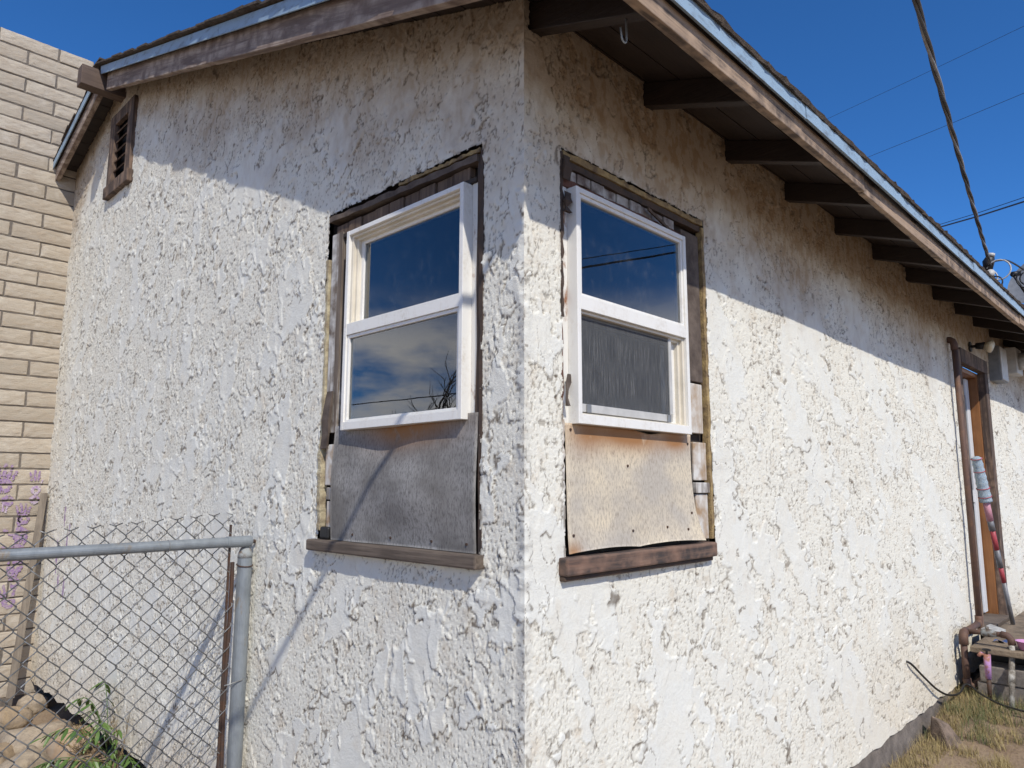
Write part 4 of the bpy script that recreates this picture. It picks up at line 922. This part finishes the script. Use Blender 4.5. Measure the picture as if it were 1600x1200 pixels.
tp('branch', [(4.41, -.064, .50), (4.40, -.15, .508), (4.395, -.20, .510)], .017, RUSTP, GP)
tp('valve', [(4.398, -.165, .509), (4.397, -.175, .509), (4.395, -.225, .510), (4.394, -.255, .510)], [.018, .026, .026, .018], VALVE, GP)
tp('valve_stem', [(4.395, -.20, .52), (4.395, -.20, .552)], .012, VALVE, GP)
tp('branch', [(4.394, -.25, .51), (4.392, -.285, .512)], .017, RUSTP, GP)
tp('elbow', [(4.392, -.280, .512), (4.39, -.315, .508), (4.39, -.333, .488), (4.388, -.338, .45)], .023, RUSTP, GP)
GPX = empty('standpipe', (4.2, -.34, .1), 'pale grey upright pipe in the grass in front of the concrete blocks', 'pipe')
tp('pipe', [(4.386, -.338, .455), (4.30, -.338, .30), (4.19, -.340, .07)], .017, PIPEG, GPX)
tp('coupling', [(4.30, -.338, .305), (4.27, -.338, .23)], .020, PIPEG, GPX)
SPG = empty('garden_spigot', (4.25, -.215, .1), 'purple painted spigot pipe standing in front of the concrete blocks', 'spigot')
tp('pipe', [(4.25, -.213, .10), (4.25, -.215, .25)], .013, RUST, SPG); tp('painted_pipe', [(4.25, -.215, .24), (4.25, -.216, .395)], [.017, .022], PURP, SPG)
tp('spout', [(4.25, -.205, .39), (4.235, -.185, .40), (4.22, -.175, .385)], .012, PURP, SPG); tp('handle', [(4.25, -.216, .39), (4.25, -.216, .425)], .007, BLACK, SPG)
mb = MB(); mb.tube([(4.25 + .022 * math.cos(t), -.216 + .022 * math.sin(t), .425) for t in np.linspace(0, 2 * math.pi, 13)], .005, 6); part('hand_wheel', mb, BLACK, SPG)
# bowl
mb = MB(); prof = [(.0, .004), (.05, .004), (.062, .055), (.072, .058), (.066, .058), (.052, .012), (0, .012)]
def lathe(cx, cy, cz, prof, n=20):
    mb = MB(); vs = [(cx + r_ * math.cos(2 * math.pi * i / n), cy + r_ * math.sin(2 * math.pi * i / n), cz + z_) for (r_, z_) in prof for i in range(n)]; fs = []
    for j in range(len(prof) - 1):
        for i in range(n): fs.append((j * n + i, j * n + (i + 1) % n, (j + 1) * n + (i + 1) % n, (j + 1) * n + i))
    mb.add(vs, fs); return mb
part('bowl', lathe(4.42, -.42, .425, prof), BOWLM, None, smooth=True, label='small pink-purple plastic bowl on the stoop slab', cat='bowl')
mb = MB(); mb.grid(lambda s, t: (4.55 + .10 * s, -.20 - .06 * t - .02 * s, .432 + .012 * math.sin(5 * s + 3 * t)), 8, 6); part('plastic_scrap', mb, BLUEP, None, smooth=True, label='crumpled scrap of blue plastic on the stoop slab', cat='scrap')
mb = MB(); mb.hexa([(4.75, -.13, .43), (4.98, -.20, .43), (5.05, -.06 - .03, .43), (4.84, -.07, .43), (4.75, -.13, .446), (4.98, -.20, .452), (5.05, -.09, .47), (4.84, -.07, .46)]); part('flat_tile', mb, plain('pale_tile', (.50, .50, .48), .6), None, bev=.002, label='pale broken tile lying on the stoop slab by the door', cat='tile')
# mop
MO = empty('mop', (5.42, -.17, .425), 'blue and white twist mop with pink handle leaning upside down by the door', 'mop')
A_, B_ = Vector((5.03, -.10, 1.725)), Vector((5.42, -.17, .43)); D_ = B_ - A_
at_ = lambda t: A_ + D_ * t
mb = MB(); pts = []; 
for i in range(25):
    t = i / 24; pts.append(at_(t * .265))
rr = [.034 + .0022 * math.sin(i * 1.9) + .010 * (i / 24) for i in range(25)]; rr[0] = .018
mb.tube(pts, rr, 14); part('mop_head', mb, MOPB, MO, smooth=True)
for t in (.01, .085, .185, .235): tp('mop_band', [at_(t), at_(t + .0035)], .0475 if t > .1 else .041, REDP, MO)
tp('handle_grip', [at_(.26), at_(.38)], .024, PINK, MO); tp('handle_joint', [at_(.375), at_(.44)], .022, GREYM, MO); tp('handle', [at_(.435), at_(.56)], .019, REDP, MO)
tp('handle', [at_(.555), at_(.66)], .020, GREYM, MO); tp('handle', [at_(.655), at_(.75)], .017, REDP, MO); tp('handle', [at_(.745), at_(1.0)], .016, GREYM, MO)
# black cable drooping off the wall
pts = [(3.30, .02, .475), (3.31, -.02, .462), (3.52, -.025, .352), (3.75, -.035, .235), (3.95, -.05, .165), (4.12, -.07, .150), (4.22, -.08, .185), (4.25, -.11, .175), (4.2, -.17, .15), (4.14, -.27, .125), (4.10, -.36, .118), (4.05, -.50, .12), (4.0, -.9, .12)]
def smooth_pts(pts, n=6):
    out = []; P_ = [Vector(p) for p in pts]
    for i in range(len(P_) - 1):
        a_ = P_[max(i - 1, 0)]; b_ = P_[i]; c_ = P_[i + 1]; d_ = P_[min(i + 2, len(P_) - 1)]
        for j in range(n):
            t = j / n; out.append(.5 * ((2 * b_) + (c_ - a_) * t + (2 * a_ - 5 * b_ + 4 * c_ - d_) * t * t + (3 * b_ - a_ - 3 * c_ + d_) * t ** 3))
    return out + [P_[-1]]
mb = MB(); mb.tube(smooth_pts(pts), .0065, 8); part('black_cable', mb, BLACK, None, smooth=True, label='black cable coming out of the stucco and trailing into the grass', cat='cable')
# stone by the foundation
mb = MB(); mb.hexa([(3.42, -.17, -.02), (3.60, -.20, -.02), (3.68, -.07, -.02), (3.50, -.03, -.02), (3.49, -.10, .115), (3.57, -.13, .095), (3.61, -.065, .10), (3.53, -.045, .135)])
o = part('stone', mb, plain('brown_stone', (.27, .20, .15), .95, var=.35, scale=22, bump=.9, dist=.01), None, bev=.012, label='angular brown stone leaning at the foundation in the dry grass', cat='stone')

# flood light, meter, box
FL = empty('flood_light', (5.64, 0, 2.69), 'small outdoor flood lamp fixed above the doorway', 'lamp')
mb = MB(); mb.tube([(5.62, .005, 2.69), (5.62, -.018, 2.69)], .045, 16); part('mount_plate', mb, BLACK, FL)
tp('arm', [(5.62, -.015, 2.69), (5.63, -.06, 2.69)], .012, BLACK, FL); tp('lamp_socket', [(5.625, -.05, 2.692), (5.63, -.12, 2.685)], [.026, .034], BLACK, FL)
tp('bulb', [(5.63, -.115, 2.686), (5.63, -.150, 2.675), (5.628, -.168, 2.668)], [.032, .052, .050], BULB, FL)
EB = empty('electrical_box', (6.4, 0, 2.5), 'grey electrical box on the wall under the eaves', 'electrical box')
bx('enclosure', GREYBOX, EB, 6.36, 6.66, -.09, .0, 2.47, 2.80, bev=.004); bx('cover', PALEGREY, EB, 6.37, 6.65, -.102, -.0905, 2.48, 2.79, bev=.004)
ME = empty('electric_meter', (7.0, 0, 2.6), 'round glass electric meter on a pale box beside the grey electrical box', 'meter')
bx('meter_box', PALEGREY, ME, 6.95, 7.25, -.13, .0, 2.60, 2.86, bev=.006); tp('meter_dial', [(7.1, -.13, 2.73), (7.1, -.22, 2.73), (7.1, -.235, 2.73)], [.085, .085, .06], PALEGREY, ME, 20)
bx('display', BLACK, ME, 7.05, 7.15, -.238, -.2355, 2.735, 2.765, bev=0)

# ------------------------------------------------------------------ service mast, cable, dish, far wires
SM = empty('service_mast', (5.45, -.24, 2.95), 'service mast with insulator and looped white wires at the roof edge', 'mast')
tp('conduit', [(5.45, -.22, 2.93), (5.45, -.22, 3.30)], .022, GALV, SM); tp('weather_head', [(5.45, -.22, 3.28), (5.45, -.23, 3.36), (5.44, -.25, 3.40)], [.030, .045, .030], BLACK, SM)
tp('insulator', [(5.42, -.24, 3.24), (5.38, -.25, 3.25)], .03, PALEGREY, SM); tp('insulator_cap', [(5.44, -.25, 3.40), (5.44, -.255, 3.425)], .03, PALEGREY, SM)
for i, (r_, off) in enumerate(((.085, (.0, -.06, 3.27)), (.065, (.02, .02, 3.22)), (.05, (0, -.03, 3.17)))):
    pts = [(5.42 + off[0], -.24 + off[1] + r_ * math.cos(t), off[2] + r_ * math.sin(t)) for t in np.linspace(.3, 5.6, 15)]
    tp('wire_loop', pts, .006, PALEGREY if i != 2 else BLACK, SM, 6)
bx('roof_bracket', GALV, SM, 5.40, 5.52, -.29, -.18, 2.955, 2.985)
# twisted triplex service drop
q0 = Vector((5.42, -.245, 3.33)); q1 = Vector((-14.0, -2.72, 5.2))
def drop(t): return q0.lerp(q1, t) + Vector((0, 0, -2.3 * t * (1 - t) * .92))
CB = empty('service_drop', tuple(q0), 'twisted grey overhead service cable running from the roof mast across the sky', 'cable')
tv = np.concatenate([np.linspace(0, .45, 420), np.linspace(.455, 1, 60)])
for kx in range(3):
    pts = []
    for t in tv:
        ph = t * 19.5 / .95 * 2 * math.pi + kx * 2.094; c_ = drop(t); pts.append(c_ + Vector((0, .0075 * math.cos(ph), .0075 * math.sin(ph))))
    mb = MB(); mb.tube(pts, .0068, 6); part('conductor', mb, plain('cable_jacket', (.115, .112, .11) if kx else (.36, .355, .35), .6), CB, smooth=True)
DI = empty('satellite_dish', (7.4, -.2, 3.0), 'grey satellite dish behind the roof edge at the right', 'satellite dish')
dc = Vector((7.62, -.29, 3.66)); dn = Vector((-.75, .35, .45)).normalized(); du = dn.cross(Vector((0, 0, 1))).normalized(); dv = du.cross(dn)
mb = MB(); vs = []; n = 28
for j in range(7):
    r_ = .30 * j / 6
    for i in range(n): t = 2 * math.pi * i / n; vs.append(dc + (du * math.cos(t) + dv * math.sin(t) * 1.08) * r_ + dn * (.9 * r_ * r_ - .05))
fs = [(j * n + i, j * n + (i + 1) % n, (j + 1) * n + (i + 1) % n, (j + 1) * n + i) for j in range(6) for i in range(n)]
mb.add(vs, fs); part('reflector', mb, GREYBOX, DI, smooth=True)
tp('pole', [(7.62, -.24, 2.95), (7.62, -.24, 3.5), dc - dn * .05], .02, GREYBOX, DI)
tp('feed_arm', [dc - dv * .3, dc - dv * .18 + dn * .35], .012, BLACK, DI); tp('feed_horn', [dc - dv * .18 + dn * .35, dc - dv * .12 + dn * .28], .028, BLACK, DI)
for r_ in (.10, .07): tp('cable_loop', [(6.9 + r_ * .1, -.30 + r_ * math.cos(t), 3.52 + r_ * math.sin(t)) for t in np.linspace(2.2, 7.4, 16)], .007, BLACK, DI, 6)
tp('dish_lead', smooth_pts([(5.46, -.27, 3.36), (5.8, -.30, 3.44), (6.3, -.31, 3.50), (6.9, -.31, 3.55), (7.4, -.3, 3.55)]), .008, BLACK, DI, 6)
CAMP = Vector((-1.496, -1.401, 1.5))
def far_wire(r0, r1, dist, rad, label):
    a_ = Vector(r0).normalized() * dist + CAMP; b_ = Vector(r1).normalized() * dist * .86 + CAMP; e = (b_ - a_)
    p_ = [a_ - e * 3, a_ - e * .5, a_, (a_ + b_) / 2 - Vector((0, 0, .02)), b_, b_ + e, b_ + e * 14]
    mb = MB(); mb.tube(p_, rad, 6); part('utility_wire', mb, BLACK, None, label=label, cat='wire', group='utility wires')
far_wire((.978, .339, .506), (1.158, .127, .636), 30, .006, 'faint thin wire crossing the sky, highest of the four')
far_wire((1.024, .302, .454), (1.167, .137, .543), 30, .007, 'faint thin wire crossing the sky, second from the top')
far_wire((1.105, .238, .358), (1.182, .151, .393), 24, .020, 'black wire low in the sky just above the roof edge')
far_wire((1.103, .240, .361), (1.182, .151, .399), 24, .009, 'thin wire running close above the low black wire')

# yard things mirrored in the glass: bare tree and wires beyond the fence
BT = empty('bare_tree', (-9.6, 11.0, 0), 'leafless tree across the yard, mirrored in the gable window', 'tree')
rg = random.Random(77); tb = MB(); tk = MB()
def grow(p_, d, ln, r_, lev, mb_):
    pts = [p_.copy()]; 
    for s_ in range(4):
        d = (d + Vector((rg.uniform(-.16, .16), rg.uniform(-.16, .16), rg.uniform(-.06, .10)))).normalized(); p_ = p_ + d * ln / 4; pts.append(p_.copy())
    mb_.tube(pts, [r_ * (1 - .14 * i) for i in range(5)], 5, cap=False)
    if lev < 5:
        for c_ in range(3 if lev < 3 else 2 + (lev < 4)):
            q_ = pts[rg.choice((2, 3, 4)) if c_ else 4]; an = rg.uniform(0, 6.28); nd = (d + Vector((math.cos(an), math.sin(an), rg.uniform(-.1, .5))) * rg.uniform(.45, .85)).normalized()
            grow(q_, nd, ln * rg.uniform(.62, .82), r_ * .55, lev + 1, tb)
grow(Vector((-9.6, 11.0, -.1)), Vector((0, 0, 1)), 1.5, .16, 0, tk)
BARK = plain('dark_bark', (.07, .055, .045), .95)
part('trunk', tk, BARK, BT); part('branches', tb, BARK, BT)
for i, (z, lab) in enumerate(((4.4, 'street wire mirrored in the gable window, upper one'), (3.7, 'street wire mirrored in the gable window, lower one'))):
    mb = MB(); mb.tube([(-14 + 0 * t, -30 + 70 * t, z + 3.0 * (t - .5) ** 2) for t in np.linspace(0, 1, 20)], .02, 6); part('street_wire', mb, BLACK, None, label=lab, cat='wire', group='street wires')
mb = MB(); mb.tube([(-10 + 50 * t, -9, 5.2 + 3.0 * (t - .5) ** 2) for t in np.linspace(0, 1, 20)], .02, 6); part('street_wire', mb, BLACK, None, label='street wire mirrored in the upper pane of the eave window', cat='wire', group='street wires')

# ------------------------------------------------------------------ grass
def grass(name, mat, seed, n, region, hmin, hmax, label, clump):
    rg = np.random.RandomState(seed); mb_v = []; mb_f = []
    cnt = 0; tries = 0
    while cnt < n and tries < n * 30:
        tries += 1
        x = rg.uniform(region[0], region[1]); y = rg.uniform(region[2], region[3])
        if not clump(x, y, rg): continue
        z = gzf(x, y) - .004; an = rg.rand() * 6.28; ln = rg.uniform(hmin, hmax); le = rg.uniform(.2, 1.1); w = rg.uniform(.0011, .0024)
        dx, dy = math.cos(an), math.sin(an); px, py = -dy * w, dx * w; b0 = len(mb_v)
        for t in (0, .35, .7, 1.0):
            ww = 1 - t * .95; r_ = ln * le * t * t * .8; h_ = ln * (t - .35 * le * t * t)
            mb_v += [(x + dx * r_ - px * ww, y + dy * r_ - py * ww, z + h_), (x + dx * r_ + px * ww, y + dy * r_ + py * ww, z + h_)]
        for s_ in range(3): mb_f.append((b0 + 2 * s_, b0 + 2 * s_ + 1, b0 + 2 * s_ + 3, b0 + 2 * s_ + 2))
        cnt += 1
    mb = MB(); mb.add(mb_v, mb_f); part(name, mb, mat, None, label=label, kind='stuff')
def nz(x, y, s, sd): return float(P(np.array(x * s), np.array(y * s), sd))
cl_green = lambda x, y, rg: nz(x, y, 3.0, 201) + .5 * nz(x, y, 9, 202) > .08 - .25 * (x > 3.9) + (0.35 if x < 3.6 else 0) and not (4.30 < x and y < -.11)
cl_dry = lambda x, y, rg: nz(x, y, 3.2, 203) + .6 * nz(x, y, 10, 204) > (.06 if y < -.16 else -.6) + (.12 if x < 3 else 0) and not (4.30 < x and y < -.11)
grass('green_grass', GRASS, 1, 2400, (3.45, 4.40, -1.1, -.01), .04, .12, 'patchy green grass by the pipes and stoop', cl_green)
grass('dry_grass', STRAW, 2, 10000, (2.2, 4.40, -1.1, -.005), .025, .10, 'yellow dry grass along the foundation', cl_dry)
# loose litter of straw lying flat
rg = np.random.RandomState(9); mb = MB()
for i in range(1500):
    x = rg.uniform(2.2, 4.3); y = rg.uniform(-1.0, -.02); an = rg.rand() * 6.28; l_ = rg.uniform(.01, .05); z = gzf(x, y) + .003
    dx, dy = math.cos(an) * l_, math.sin(an) * l_; w = .0012
    mb.add([(x - dy / l_ * w, y + dx / l_ * w, z), (x + dy / l_ * w, y - dx / l_ * w, z), (x + dx, y + dy, z + rg.uniform(0, .008))], [(0, 1, 2)])
part('straw_litter', mb, STRAW, None, label='scattered straw litter on the dirt', kind='stuff')
